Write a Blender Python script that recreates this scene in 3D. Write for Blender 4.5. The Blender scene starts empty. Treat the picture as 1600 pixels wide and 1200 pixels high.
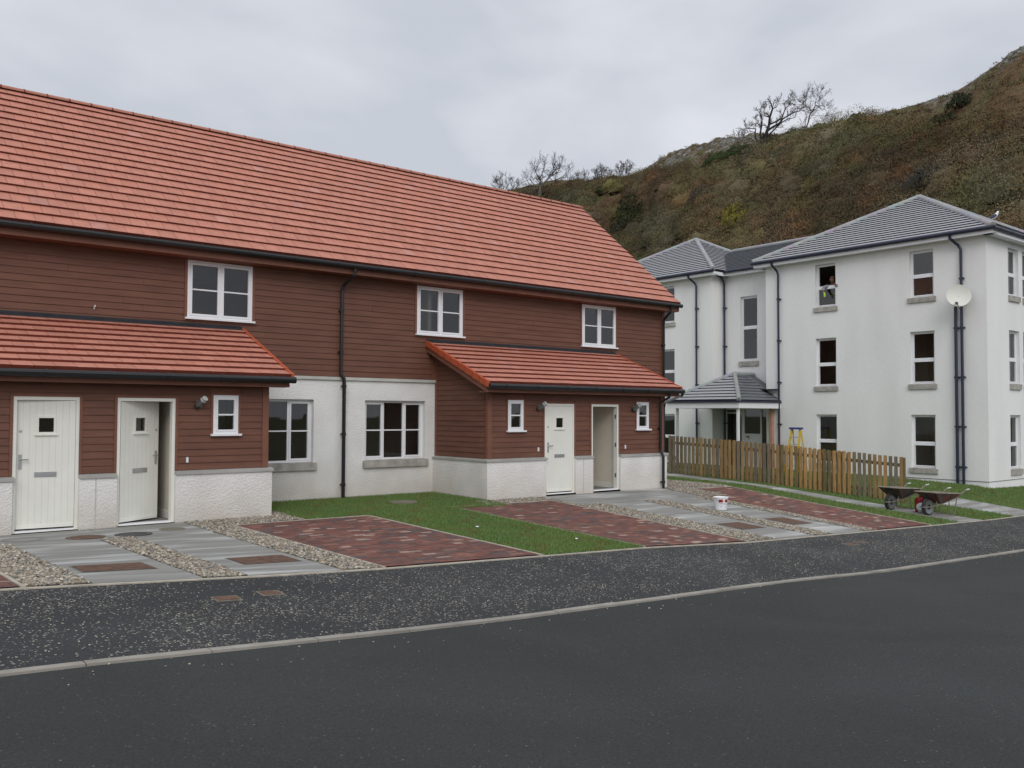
import bpy, math, random
import numpy as np
from mathutils import Matrix, Vector
random.seed(7); rng = np.random.default_rng(7)
S = bpy.context.scene
# ------------------------------------------------------------------ camera
cd = bpy.data.cameras.new("camera"); cam = bpy.data.objects.new("camera", cd); S.collection.objects.link(cam)
F = (0.62961678, 0.77615924, 0.03405213); R_ = (0.77652256, -0.63007801, 0.00379534); U_ = (-0.02440129, -0.02405264, 0.99941285)
cam.matrix_world = Matrix(((R_[0], U_[0], -F[0], -0.686), (R_[1], U_[1], -F[1], -17.346), (R_[2], U_[2], -F[2], 1.857), (0, 0, 0, 1)))
cd.sensor_width = 36; cd.lens = 36 * 1370.28 / 1600; cd.clip_start = .1; cd.clip_end = 3000
S.camera = cam
# ------------------------------------------------------------------ sky, sun, exposure
SUN_EL, SUN_AZ = math.radians(36), math.radians(212)      # azimuth clockwise from +Y
W = bpy.data.worlds.new("World"); S.world = W; W.use_nodes = True
nt = W.node_tree; nt.nodes.clear()
def wn(t, **k):
    n = nt.nodes.new(t)
    for a, b in k.items(): setattr(n, a, b)
    return n
tc = wn('ShaderNodeTexCoord'); mp = wn('ShaderNodeMapping'); mp.inputs['Scale'].default_value = (1, 1, 2.6); mp.inputs['Location'].default_value = (3.1, 1.2, .4)
nt.links.new(tc.outputs['Generated'], mp.inputs['Vector'])
n1 = wn('ShaderNodeTexNoise'); n1.inputs['Scale'].default_value = 1.7; n1.inputs['Detail'].default_value = 5; n1.inputs['Roughness'].default_value = .5
n1.inputs['Distortion'].default_value = .25
nt.links.new(mp.outputs[0], n1.inputs['Vector'])
cr = wn('ShaderNodeValToRGB'); cr.color_ramp.elements[0].position = .38; cr.color_ramp.elements[0].color = (.53, .56, .625, 1)
cr.color_ramp.elements[1].position = .62; cr.color_ramp.elements[1].color = (.77, .785, .83, 1)
nt.links.new(n1.outputs[0], cr.inputs[0])
sx = wn('ShaderNodeSeparateXYZ'); nt.links.new(tc.outputs['Generated'], sx.inputs[0])
mr = wn('ShaderNodeMapRange'); mr.inputs[1].default_value = .42; mr.inputs[2].default_value = 1; mr.inputs[3].default_value = 1; mr.inputs[4].default_value = 1.45
nt.links.new(sx.outputs[2], mr.inputs[0])
vm = wn('ShaderNodeVectorMath', operation='SCALE'); nt.links.new(cr.outputs[0], vm.inputs[0]); nt.links.new(mr.outputs[0], vm.inputs['Scale'])
sky = wn('ShaderNodeTexSky'); sky.sky_type = 'NISHITA'; sky.sun_disc = False; sky.sun_elevation = SUN_EL; sky.sun_rotation = SUN_AZ
b1 = wn('ShaderNodeBackground'); b1.inputs[1].default_value = 1.12; nt.links.new(vm.outputs[0], b1.inputs[0])
b2 = wn('ShaderNodeBackground'); b2.inputs[1].default_value = .05; nt.links.new(sky.outputs[0], b2.inputs[0])
mx = wn('ShaderNodeMixShader'); mx.inputs[0].default_value = .05; nt.links.new(b1.outputs[0], mx.inputs[1]); nt.links.new(b2.outputs[0], mx.inputs[2])
wo = wn('ShaderNodeOutputWorld'); nt.links.new(mx.outputs[0], wo.inputs[0])
sd = bpy.data.lights.new("sun", 'SUN'); sd.energy = 1.15; sd.angle = math.radians(35); sd.color = (1, .97, .93)
so = bpy.data.objects.new("sun", sd); S.collection.objects.link(so)
sv = Vector((math.sin(SUN_AZ) * math.cos(SUN_EL), math.cos(SUN_AZ) * math.cos(SUN_EL), math.sin(SUN_EL)))
so.rotation_euler = sv.to_track_quat('Z', 'Y').to_euler()
S.view_settings.view_transform = 'Standard'; S.view_settings.look = 'None'; S.view_settings.gamma = 1; S.view_settings.exposure = 0
S.view_settings.use_curve_mapping = False
# ------------------------------------------------------------------ materials
def mat(name, col=(.5, .5, .5), rough=.8, var=.12, vscale=3., bump=0., bscale=40., attr=False, spec=.3, metal=0., col2=None, c2scale=1., c2thr=(.45, .6), stretch=None, dirt=None):
    m = bpy.data.materials.new(name); m.use_nodes = True; t = m.node_tree; N = t.nodes; L = t.links
    bs = N['Principled BSDF']; bs.inputs['Roughness'].default_value = rough; bs.inputs['Metallic'].default_value = metal
    bs.inputs['Specular IOR Level'].default_value = spec
    g = N.new('ShaderNodeNewGeometry'); vec = g.outputs['Position']
    if stretch:
        mpn = N.new('ShaderNodeMapping'); mpn.inputs['Scale'].default_value = stretch; L.new(vec, mpn.inputs[0]); vec = mpn.outputs[0]
    if attr:
        a = N.new('ShaderNodeAttribute'); a.attribute_name = 'Col'; base = a.outputs['Color']
    else:
        a = N.new('ShaderNodeRGB'); a.outputs[0].default_value = (*col, 1); base = a.outputs[0]
    def noise(sc, det=4):
        n = N.new('ShaderNodeTexNoise'); n.inputs['Scale'].default_value = sc; n.inputs['Detail'].default_value = det; L.new(vec, n.inputs['Vector']); return n.outputs[0]
    def rng_(x, a0, a1, b0, b1):
        r = N.new('ShaderNodeMapRange'); r.inputs[1].default_value = a0; r.inputs[2].default_value = a1; r.inputs[3].default_value = b0; r.inputs[4].default_value = b1; L.new(x, r.inputs[0]); return r.outputs[0]
    def mixc(f, A, B):
        x = N.new('ShaderNodeMix'); x.data_type = 'RGBA'; L.new(f, x.inputs[0])
        L.new(A, x.inputs[6])
        if isinstance(B, tuple): x.inputs[7].default_value = (*B, 1)
        else: L.new(B, x.inputs[7])
        return x.outputs[2]
    if col2 is not None:
        base = mixc(rng_(noise(c2scale, 5), c2thr[0], c2thr[1], 0, 1), base, col2)
    if dirt:   # (colour, height lo, height hi, amount)
        z = N.new('ShaderNodeSeparateXYZ'); L.new(g.outputs['Position'], z.inputs[0])
        ad = N.new('ShaderNodeMath'); ad.operation = 'MULTIPLY_ADD'; L.new(noise(1.7, 5), ad.inputs[0]); ad.inputs[1].default_value = -1.1; L.new(z.outputs[2], ad.inputs[2])
        base = mixc(rng_(ad.outputs[0], dirt[1], dirt[2], dirt[3], 0), base, dirt[0])
    if var:
        sc = N.new('ShaderNodeVectorMath'); sc.operation = 'SCALE'; L.new(base, sc.inputs[0]); L.new(rng_(noise(vscale), .3, .7, 1 - var, 1 + var), sc.inputs['Scale']); base = sc.outputs[0]
    L.new(base, bs.inputs['Base Color'])
    if bump:
        b = N.new('ShaderNodeBump'); b.inputs['Strength'].default_value = bump; b.inputs['Distance'].default_value = .02
        L.new(noise(bscale, 3), b.inputs['Height']); L.new(b.outputs[0], bs.inputs['Normal'])
    return m
M = {}
M['harl'] = mat('roughcast', (.79, .78, .76), .95, .06, 1.5, 1., 34, dirt=((.46, .38, .29), -.8, .35, .6))
M['harl2'] = mat('white_roughcast', (.83, .83, .815), .95, .03, .8, .45, 22, col2=(.76, .76, .745), c2scale=1.1, c2thr=(.42, .8), stretch=(1, 1, .28))
M['stone'] = mat('cast_stone', (.38, .36, .325), .9, .25, 5, .3, 60)
M['clad'] = mat('red_brown_boards', (.150, .065, .042), .62, .16, 1.4, .15, 90, stretch=(1, 1, 6), spec=.35)
M['trim'] = mat('red_brown_trim', (.19, .081, .052), .6, .12, 3, spec=.35)
M['tile'] = mat('concrete_tile_red', rough=.75, attr=True, var=.1, vscale=6, bump=.15, bscale=80)
M['under'] = mat('tile_shadow_edge', (.16, .035, .02), .9)  # dark underlay; tile lips share it, painting in the course shadow lines
M['verge'] = mat('verge_red', (.42, .085, .035), .7, .1)
M['lead'] = mat('lead', (.03, .031, .036), .5, .2, 6)
M['black'] = mat('black_plastic', (.012, .012, .013), .35, 0, spec=.5)
M['blue'] = mat('dark_blue_plastic', (.018, .023, .05), .4, 0, spec=.5)
M['upvc'] = mat('white_upvc', (.8, .81, .83), .35, .02, spec=.5)
M['door'] = mat('painted_door', (.78, .775, .71), .45, .03, 3, spec=.4)
M['slate'] = mat('grey_tile', rough=.6, attr=True, var=.08, vscale=5, spec=.4)
M['slated'] = mat('dark_slate', (.040, .046, .048), .8, .4, 6, .3, 30, spec=.4)
M['slateu'] = mat('grey_tile_edge', (.035, .035, .045), .8)
M['int'] = mat('interior_plaster', (.72, .66, .56), .9, .04)
M['floor'] = mat('interior_floor', (.2, .19, .18), .8, .1)
M['chrome'] = mat('brushed_steel', (.55, .55, .55), .3, .05, metal=.9)
M['grey'] = mat('grey_metal', (.2, .21, .21), .4, .1, metal=.5)
M['wood'] = mat('treated_timber', rough=.85, attr=True, var=.3, vscale=5, bump=.3, bscale=60, stretch=(6, 6, .8))
M['grass'] = mat('grass_blade', rough=.7, attr=True, var=0)
M['lawn'] = mat('lawn_soil', (.09, .145, .04), .95, .35, 3)
M['soil'] = mat('rough_grass', (.09, .085, .04), .95, .35, .3, .3, 8)
M['stonea'] = mat('pebble', rough=.8, attr=True, var=.15, vscale=40)
M['bed'] = mat('gravel_bed', (.2, .19, .17), .95, .4, 30)
M['block'] = mat('paving_block', rough=.85, attr=True, var=.15, vscale=12, bump=.2, bscale=80)
M['joint'] = mat('sand_joint', (.075, .045, .035), .95, .2, 10)
M['slab'] = mat('paving_slab', (.25, .247, .228), .85, .16, 1.6, .1, 60, col2=(.44, .44, .425), c2scale=1.2, c2thr=(.5, .66), stretch=(.45, 2.4, 1))
M['edge'] = mat('pale_edging', (.42, .38, .31), .9, .2, 6)
M['kerb'] = mat('concrete_kerb', (.30, .28, .245), .9, .22, 2.5, .2, 60)
M['iron'] = mat('rusty_cover', (.13, .075, .05), .8, .35, 12)
M['bag'] = mat('pale_blue_sack', (.5, .56, .6), .6, .15, 10)
M['bead'] = mat('plinth_shadow_bead', (.2, .2, .2), .8)
M['blup'] = mat('blue_plastic', (.05, .06, .25), .5)
M['dish'] = mat('dish_cream', (.70, .70, .64), .5, .02)
M['greent'] = mat('dark_green_tray', (.035, .042, .035), .75, .3, 9, col2=(.10, .06, .04), c2scale=5)
M['greyp'] = mat('grey_post', (.42, .44, .45), .6, .05)
M['grip'] = mat('pale_grip', (.5, .52, .5), .6)
M['gullg'] = mat('gull_wing', (.06, .07, .12), .8, .1)
M['gullw'] = mat('gull_white', (.8, .8, .8), .8, .03)
M['gully'] = mat('gull_bill', (.5, .3, .05), .5)
M['jointr'] = mat('joint_sealant', (.062, .066, .063), .85, .35, 3)
M['lens'] = mat('lamp_lens', (.55, .57, .56), .2, .05, spec=.6)
M['mortar'] = mat('mortar_crust', (.26, .235, .19), .95, .3, 12, .5, 40)
M['pinkb'] = mat('bare_pink_board', (.5, .27, .2), .8, .1, 4)
M['redp'] = mat('red_paint', (.30, .018, .02), .5, .1)
M['rubber'] = mat('rubber', (.03, .03, .032), .8, .2, 10)
M['rustt'] = mat('rusty_tray', (.075, .055, .045), .8, .4, 8, col2=(.16, .04, .03), c2scale=5)
M['slated2'] = mat('canopy_tile', (.13, .14, .15), .6, .2, 4, spec=.4)
M['stonel'] = mat('grey_cope', (.38, .375, .35), .9, .12, 3)
M['tubem'] = mat('dusty_steel', (.22, .19, .155), .7, .3, 20, metal=.2)
M['upvcg'] = mat('grey_white_trim', (.5, .5, .46), .6, .1)
M['yel'] = mat('yellow_fibreglass', (.6, .42, .03), .6, .1)
M['hiv'] = mat('hi_vis', (.4, .7, .1), .7)
M['slv'] = mat('grey_sleeve', (.3, .31, .33), .9)
M['hair'] = mat('brown_hair', (.09, .035, .02), .8)
M['dull'] = mat('dull_cover', (.2, .18, .14), .9, .2, 8)
def foliage(name, spec=.1): return mat(name, rough=.95, attr=True, var=.15, vscale=.5, spec=spec)
M['twig'] = foliage('twig')
M['bark'] = mat('bark', (.035, .03, .027), .95, .3, 3)
M['barkp'] = mat('pale_bark', (.17, .155, .14), .95, .25, 3)
M['skin'] = mat('skin', (.17, .085, .06), .6, .05)
def asphalt(name, base, speck, amt, sc):
    m = bpy.data.materials.new(name); m.use_nodes = True; t = m.node_tree; N = t.nodes; L = t.links; bs = N['Principled BSDF']
    bs.inputs['Roughness'].default_value = .85; bs.inputs['Specular IOR Level'].default_value = .25
    g = N.new('ShaderNodeNewGeometry')
    def noise(s, d=4, ds=0):
        n = N.new('ShaderNodeTexNoise'); n.inputs['Scale'].default_value = s; n.inputs['Detail'].default_value = d; n.inputs['Distortion'].default_value = ds; L.new(g.outputs['Position'], n.inputs['Vector']); return n.outputs[0]
    def mrg(x, a, b, c, d):
        r = N.new('ShaderNodeMapRange'); L.new(x, r.inputs[0])
        for i, v in enumerate((a, b, c, d)): r.inputs[i + 1].default_value = v
        return r.outputs[0]
    def mth(op, a, b):
        r = N.new('ShaderNodeMath'); r.operation = op
        for i, v in enumerate((a, b)):
            if isinstance(v, (int, float)): r.inputs[i].default_value = v
            else: L.new(v, r.inputs[i])
        return r.outputs[0]
    rgb = N.new('ShaderNodeRGB'); rgb.outputs[0].default_value = (*base, 1)
    s1 = N.new('ShaderNodeVectorMath'); s1.operation = 'SCALE'; L.new(rgb.outputs[0], s1.inputs[0])
    L.new(mth('MULTIPLY', mrg(noise(.42, 6, .8), .3, .7, .86, 1.16), mrg(noise(60, 2), .2, .8, .62, 1.38)), s1.inputs['Scale'])
    if amt:
        v = N.new('ShaderNodeTexVoronoi'); v.inputs['Scale'].default_value = sc; v.inputs['Randomness'].default_value = 1; L.new(g.outputs['Position'], v.inputs['Vector'])
        sp = N.new('ShaderNodeSeparateColor'); L.new(v.outputs['Color'], sp.inputs[0])
        dens = mrg(noise(.9, 5, .5), .38, .64, amt * .15, amt * 1.8)
        sel = mth('LESS_THAN', sp.outputs[0], dens); near = mth('LESS_THAN', v.outputs['Distance'], mth('MULTIPLY', sp.outputs[1], .52))
        f = mth('MULTIPLY', sel, near)
        x = N.new('ShaderNodeMix'); x.data_type = 'RGBA'; L.new(f, x.inputs[0]); L.new(s1.outputs[0], x.inputs[6])
        c2 = N.new('ShaderNodeVectorMath'); c2.operation = 'SCALE'; c2.inputs[0].default_value = speck; L.new(mrg(sp.outputs[2], 0, 1, .35, 1.15), c2.inputs['Scale'])
        L.new(c2.outputs[0], x.inputs[7]); col = x.outputs[2]
    else: col = s1.outputs[0]
    L.new(col, bs.inputs['Base Color'])
    b = N.new('ShaderNodeBump'); b.inputs['Strength'].default_value = .35; b.inputs['Distance'].default_value = .01; L.new(noise(90, 2), b.inputs['Height']); L.new(b.outputs[0], bs.inputs['Normal'])
    return m
M['road'] = asphalt('road_asphalt', (.037, .0405, .039), (.14, .135, .125), .05, 70)
M['pave'] = asphalt('pavement_asphalt', (.038, .040, .041), (.34, .315, .27), .52, 44)
def glassmat(name, tint, gl=1.):
    m = bpy.data.materials.new(name); m.use_nodes = True; t = m.node_tree; N = t.nodes; L = t.links; N.clear()
    o = N.new('ShaderNodeOutputMaterial'); mx = N.new('ShaderNodeMixShader'); tr = N.new('ShaderNodeBsdfTransparent'); gb = N.new('ShaderNodeBsdfGlossy')
    tr.inputs[0].default_value = (*tint, 1); gb.inputs['Roughness'].default_value = .015; gb.inputs[0].default_value = (gl, gl, gl, 1)
    fr = N.new('ShaderNodeFresnel'); fr.inputs[0].default_value = 1.75
    L.new(fr.outputs[0], mx.inputs[0]); L.new(tr.outputs[0], mx.inputs[1]); L.new(gb.outputs[0], mx.inputs[2]); L.new(mx.outputs[0], o.inputs[0]); return m
M['glass'] = glassmat('window_glass', (.75, .78, .76))
def hillmat():
    m = bpy.data.materials.new('hillside'); m.use_nodes = True; t = m.node_tree; N = t.nodes; L = t.links; bs = N['Principled BSDF']; bs.inputs['Roughness'].default_value = .95; bs.inputs['Specular IOR Level'].default_value = .1
    g = N.new('ShaderNodeNewGeometry')
    def noise(s, d=6, ds=.5):
        n = N.new('ShaderNodeTexNoise'); n.inputs['Scale'].default_value = s; n.inputs['Detail'].default_value = d; n.inputs['Distortion'].default_value = ds; n.inputs['Roughness'].default_value = .65; L.new(g.outputs['Position'], n.inputs['Vector']); return n.outputs[0]
    def ramp(x, els):
        r = N.new('ShaderNodeValToRGB'); e = r.color_ramp.elements
        while len(e) < len(els): e.new(.5)
        for i, (p, c) in enumerate(els): e[i].position = p; e[i].color = (*c, 1)
        L.new(x, r.inputs[0]); return r.outputs[0]
    c = ramp(noise(.09), [(.34, (.085, .085, .03)), (.43, (.13, .12, .055)), (.5, (.125, .088, .045)), (.58, (.13, .078, .042)), (.68, (.115, .105, .045))])
    a = N.new('ShaderNodeAttribute'); a.attribute_name = 'Rock'
    mu = N.new('ShaderNodeMath'); mu.operation = 'MULTIPLY'; L.new(a.outputs['Fac'], mu.inputs[0])
    rr = ramp(noise(.35), [(.44, (0, 0, 0)), (.52, (1, 1, 1))]); L.new(rr, mu.inputs[1])
    rk = ramp(noise(1.2), [(.35, (.06, .06, .05)), (.5, (.2, .2, .18)), (.65, (.32, .31, .29))])
    x = N.new('ShaderNodeMix'); x.data_type = 'RGBA'; L.new(mu.outputs[0], x.inputs[0]); L.new(c, x.inputs[6]); L.new(rk, x.inputs[7])
    s = N.new('ShaderNodeVectorMath'); s.operation = 'SCALE'; L.new(x.outputs[2], s.inputs[0])
    q = N.new('ShaderNodeMapRange'); q.inputs[1].default_value = .3; q.inputs[2].default_value = .7; q.inputs[3].default_value = .6; q.inputs[4].default_value = 1.4; L.new(noise(1.1), q.inputs[0]); L.new(q.outputs[0], s.inputs['Scale'])
    L.new(s.outputs[0], bs.inputs['Base Color'])
    b = N.new('ShaderNodeBump'); b.inputs['Strength'].default_value = 1; b.inputs['Distance'].default_value = .8; L.new(noise(.9), b.inputs['Height']); L.new(b.outputs[0], bs.inputs['Normal'])
    return m
M['hillm'] = hillmat()
# ------------------------------------------------------------------ mesh helpers
class MB:
    def __init__(s, T=None): s.v = []; s.f = []; s.mi = []; s.c = []; s.ms = []; s.T = T
    def _m(s, m):
        if m not in s.ms: s.ms.append(m)
        return s.ms.index(m)
    def poly(s, pts, m, c=(1, 1, 1), T=True):
        b = len(s.v); s.v += [s.T(*p) if (T and s.T) else tuple(p) for p in pts]; s.f.append(tuple(range(b, b + len(pts)))); s.mi.append(s._m(m)); s.c.append(c)
    def hexa(s, p, m, c=(1, 1, 1), T=True):   # 8 points: bottom 0-3, top 4-7
        b = len(s.v); s.v += [s.T(*q) if (T and s.T) else tuple(q) for q in p]
        for f in ((0, 3, 2, 1), (4, 5, 6, 7), (0, 1, 5, 4), (1, 2, 6, 5), (2, 3, 7, 6), (3, 0, 4, 7)):
            s.f.append(tuple(b + i for i in f)); s.mi.append(s._m(m)); s.c.append(c)
    def box(s, x0, x1, y0, y1, z0, z1, m, c=(1, 1, 1)):
        s.hexa([(x0, y0, z0), (x1, y0, z0), (x1, y1, z0), (x0, y1, z0), (x0, y0, z1), (x1, y0, z1), (x1, y1, z1), (x0, y1, z1)], m, c)
    def tube(s, pts, r, m, n=8, c=(1, 1, 1), cap=True):
        pts = [Vector(s.T(*p)) if s.T else Vector(p) for p in pts]; rs = r if isinstance(r, (list, tuple)) else [r] * len(pts); rings = []; up = None
        for i, p in enumerate(pts):
            d = (pts[min(i + 1, len(pts) - 1)] - pts[max(i - 1, 0)])
            if d.length < 1e-9: d = Vector((0, 0, 1))
            d.normalize()
            if up is None: up = d.orthogonal().normalized()
            a = (up - d * up.dot(d)); a = a.normalized() if a.length > 1e-6 else d.orthogonal().normalized(); up = a; bb = d.cross(a)
            b0 = len(s.v)
            for k in range(n):
                t = 2 * math.pi * (k + .5) / n; s.v.append(tuple(p + (a * math.cos(t) + bb * math.sin(t)) * rs[i]))
            rings.append(b0)
        mi = s._m(m)
        for i in range(len(rings) - 1):
            for k in range(n):
                s.f.append((rings[i] + k, rings[i] + (k + 1) % n, rings[i + 1] + (k + 1) % n, rings[i + 1] + k)); s.mi.append(mi); s.c.append(c)
        if cap:
            s.f.append(tuple(rings[0] + k for k in range(n))[::-1]); s.f.append(tuple(rings[-1] + k for k in range(n))); s.mi += [mi, mi]; s.c += [c, c]
    def lathe(s, cx, cy, prof, m, n=20, c=(1, 1, 1)):
        b = len(s.v)
        for r, z in prof:
            for k in range(n): t = 2 * math.pi * k / n; p = (cx + r * math.cos(t), cy + r * math.sin(t), z); s.v.append(s.T(*p) if s.T else p)
        mi = s._m(m)
        for i in range(len(prof) - 1):
            for k in range(n): s.f.append((b + i * n + k, b + i * n + (k + 1) % n, b + (i + 1) * n + (k + 1) % n, b + (i + 1) * n + k)); s.mi.append(mi); s.c.append(c)
    def build(s, name, parent=None, smooth=False, local=False):
        me = bpy.data.meshes.new(name); me.from_pydata(s.v, [], s.f)
        for m in s.ms: me.materials.append(M[m] if isinstance(m, str) else m)
        me.polygons.foreach_set('material_index', s.mi)
        if smooth: me.polygons.foreach_set('use_smooth', [True] * len(s.f))
        a = me.attributes.new('Col', 'FLOAT_COLOR', 'FACE'); a.data.foreach_set('color', np.array([(*c, 1) for c in s.c], dtype=np.float32).ravel())
        me.update(); o = bpy.data.objects.new(name, me); S.collection.objects.link(o)
        if parent is not None:
            o.parent = parent
            if not local:
                p = parent; w = Vector((0, 0, 0))
                while p: w += p.location; p = p.parent
                o.location = -w
        return o
def fast_mesh(name, verts, faces_n, mats, cols, parent=None):
    """verts (N*faces_n,3) polygon soup"""
    nf = len(verts) // faces_n; me = bpy.data.meshes.new(name); me.vertices.add(len(verts)); me.vertices.foreach_set('co', np.asarray(verts, np.float32).ravel())
    me.loops.add(nf * faces_n); me.loops.foreach_set('vertex_index', np.arange(nf * faces_n, dtype=np.int32))
    me.polygons.add(nf); me.polygons.foreach_set('loop_start', np.arange(0, nf * faces_n, faces_n, dtype=np.int32)); me.polygons.foreach_set('loop_total', np.full(nf, faces_n, np.int32))
    for m in mats: me.materials.append(M[m])
    me.update(calc_edges=True)
    a = me.attributes.new('Col', 'FLOAT_COLOR', 'FACE'); c = np.ones((nf, 4), np.float32); c[:, :3] = cols; a.data.foreach_set('color', c.ravel())
    o = bpy.data.objects.new(name, me); S.collection.objects.link(o)
    if parent is not None: o.parent = parent; o.location = -parent.location
    return o
def tag(o, label=None, cat=None, group=None, kind=None):
    if label: o['label'] = label
    if cat: o['category'] = cat
    if group: o['group'] = group
    if kind: o['kind'] = kind
    return o
def thing(name, loc, label, cat, group=None, rz=0):
    o = bpy.data.objects.new(name, None); S.collection.objects.link(o); o.location = loc; o.rotation_euler = (0, 0, rz); o.empty_display_size = .2
    return tag(o, label, cat, group)
def wall(mb, u0, u1, z0, z1, holes, th, mo, mi, d=0., floorless=False):
    """wall in (u, d, z): outer face at d, inner at d-th; holes (u0,u1,z0,z1)"""
    us = sorted({u0, u1, *[min(max(h[i], u0), u1) for h in holes for i in (0, 1)]}); zs = sorted({z0, z1, *[min(max(h[i], z0), z1) for h in holes for i in (2, 3)]})
    for a, b in zip(us, us[1:]):
        for e, f in zip(zs, zs[1:]):
            cu, cz = (a + b) / 2, (e + f) / 2
            if any(h[0] < cu < h[1] and h[2] < cz < h[3] for h in holes): continue
            mb.poly([(a, d, e), (b, d, e), (b, d, f), (a, d, f)], mo); mb.poly([(a, d - th, e), (a, d - th, f), (b, d - th, f), (b, d - th, e)], mi)
    for h in holes:
        a, b, e, f = max(h[0], u0), min(h[1], u1), max(h[2], z0), min(h[3], z1)
        if a >= b or e >= f: continue
        mb.poly([(a, d, e), (a, d, f), (a, d - th, f), (a, d - th, e)], mo); mb.poly([(b, d, e), (b, d - th, e), (b, d - th, f), (b, d, f)], mo)
        if h[3] < z1: mb.poly([(a, d, f), (b, d, f), (b, d - th, f), (a, d - th, f)], mo)
        if h[2] > z0: mb.poly([(a, d, e), (a, d - th, e), (b, d - th, e), (b, d, e)], mo)
def boards(mb, u0, u1, z0, z1, holes, d=0., pitch=.125, clip=None):
    """lapped boards on a wall; clip(z) -> (u0,u1)"""
    n = math.ceil((z1 - z0) / pitch)
    for k in range(n):
        a, b = z0 + k * pitch, min(z0 + (k + 1) * pitch, z1)
        if b - a < .02: continue
        lo, hi = (u0, u1) if not clip else clip(b)
        if hi - lo < .03: continue
        segs = [(lo, hi)]
        for h in holes:
            if h[2] < b - .03 and h[3] > a + .03:
                ns = []
                for s0, s1 in segs:
                    if h[0] > s0: ns.append((s0, min(s1, h[0])))
                    if h[1] < s1: ns.append((max(s0, h[1]), s1))
                segs = [q for q in ns if q[1] - q[0] > .01]
        for s0, s1 in segs:   # random butt joints
            cuts = [s0]; x = s0 + random.uniform(1.2, 4.8)
            while x < s1 - .5: cuts.append(x); x += random.uniform(2.4, 4.8)
            cuts.append(s1)
            for q0, q1 in zip(cuts, cuts[1:]):
                e = .0015; t = random.uniform(-.0015, .0015)
                mb.hexa([(q0 + e, d + .002, a + .006), (q1 - e, d + .002, a + .006), (q1 - e, d + .024 + t, a + .006), (q0 + e, d + .024 + t, a + .006),
                         (q0 + e, d + .002, b + .004), (q1 - e, d + .002, b + .004), (q1 - e, d + .010 + t, b + .004), (q0 + e, d + .010 + t, b + .004)], 'clad')
def TX(y0): return lambda u, d, z: (u, y0 - d, z)        # facade facing -Y
def TF(x0): return lambda u, d, z: (x0 - d, u, z)        # facade facing -X
def gpoly(mb, T, pts):
    q = [Vector(T(*p)) for p in pts]; n = (q[1] - q[0]).cross(q[2] - q[0]); out = Vector(T(0, 1, 0)) - Vector(T(0, 0, 0))
    mb.poly(pts if n.dot(out) > 0 else pts[::-1], 'glass')
def pieces(mb, name, parent):
    """one object per connected piece"""
    comp = []; pv = {}
    par_ = list(range(len(mb.v)))
    def fd(i):
        while par_[i] != i: par_[i] = par_[par_[i]]; i = par_[i]
        return i
    for f in mb.f:
        for i in f[1:]: par_[fd(i)] = fd(f[0])
    groups = {}
    for k, f in enumerate(mb.f): groups.setdefault(fd(f[0]), []).append(k)
    for g_ in groups.values():
        n = MB(); n.ms = list(mb.ms); mp_ = {}
        for k in g_:
            for i in mb.f[k]:
                if i not in mp_: mp_[i] = len(n.v); n.v.append(mb.v[i])
            n.f.append(tuple(mp_[i] for i in mb.f[k])); n.mi.append(mb.mi[k]); n.c.append(mb.c[k])
        n.build(name, parent)
def window(T, par, u0, u1, z0, z1, d, lights, bar=True, transom=None, lip=True, fr=.055, sash=.04, bottom=.07, name='window', label=None, flip=False, openup=False):
    """lights: list of (width fraction, is_casement)"""
    fb = MB(T); dd = .07
    tot = sum(l[0] for l in lights); W_ = u1 - u0 - 2 * fr; x = u0 + fr
    fb.box(u0, u0 + fr, d - dd, d, z0, z1, 'upvc'); fb.box(u1 - fr, u1, d - dd, d, z0, z1, 'upvc')
    fb.box(u0 + fr, u1 - fr, d - dd, d, z1 - fr, z1, 'upvc'); fb.box(u0 + fr, u1 - fr, d - dd, d, z0, z0 + bottom, 'upvc')
    if lip: fb.box(u0 - .05, u1 + .05, d + .001, d + .06, z0 - .025, z0 + .012, 'upvc')
    panes = []
    for i, (w, cas) in enumerate(lights):
        w = W_ * w / tot; a, b = x, x + w; x = b
        if i: fb.box(a - .022, a + .022, d - dd + .002, d - .002, z0 + bottom, z1 - fr, 'upvc')
        if i: a += .022
        if i < len(lights) - 1: b -= .022
        zz0, zz1 = z0 + bottom, z1 - fr
        rows = [(zz0, zz1)] if transom is None else [(zz0, transom - .03), (transom + .03, zz1)]
        if transom is not None: fb.box(a, b, d - dd + .004, d + .004, transom - .03, transom + .03, 'upvc')
        for ri, (p, q) in enumerate(rows):
            sa = sash if cas else 0
            if sa:
                s_ = d + .012 if transom is None or ri == 0 else d - .01
                fb.box(a, a + sa, d - dd + .004, s_, p, q, 'upvc'); fb.box(b - sa, b, d - dd + .004, s_, p, q, 'upvc')
                fb.box(a + sa, b - sa, d - dd + .004, s_ - .001, p, p + sa, 'upvc'); fb.box(a + sa, b - sa, d - dd + .004, s_ - .001, q - sa, q, 'upvc')
            panes.append((a + sa, b - sa, p + sa, q - sa, ri))
            if bar: m_ = (p + q) / 2; fb.box(a + sa, b - sa, d - .048, d - .012, m_ - .014, m_ + .014, 'upvc')
    w = fb.build(name, par)
    if label: w['label'] = label
    pb = MB(T)
    for a, b, p, q, ri in panes:
        if openup and ri == 1: continue
        j = .004; t = [random.uniform(-.002, .002) for _ in range(4)]
        gpoly(pb, T, [(a - j, d - .03 + t[0], p - j), (b + j, d - .03 + t[1], p - j), (b + j, d - .03 + t[2], q + j), (a - j, d - .03 + t[3], q + j)])
    pb.build('pane', w)
    return w
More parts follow.
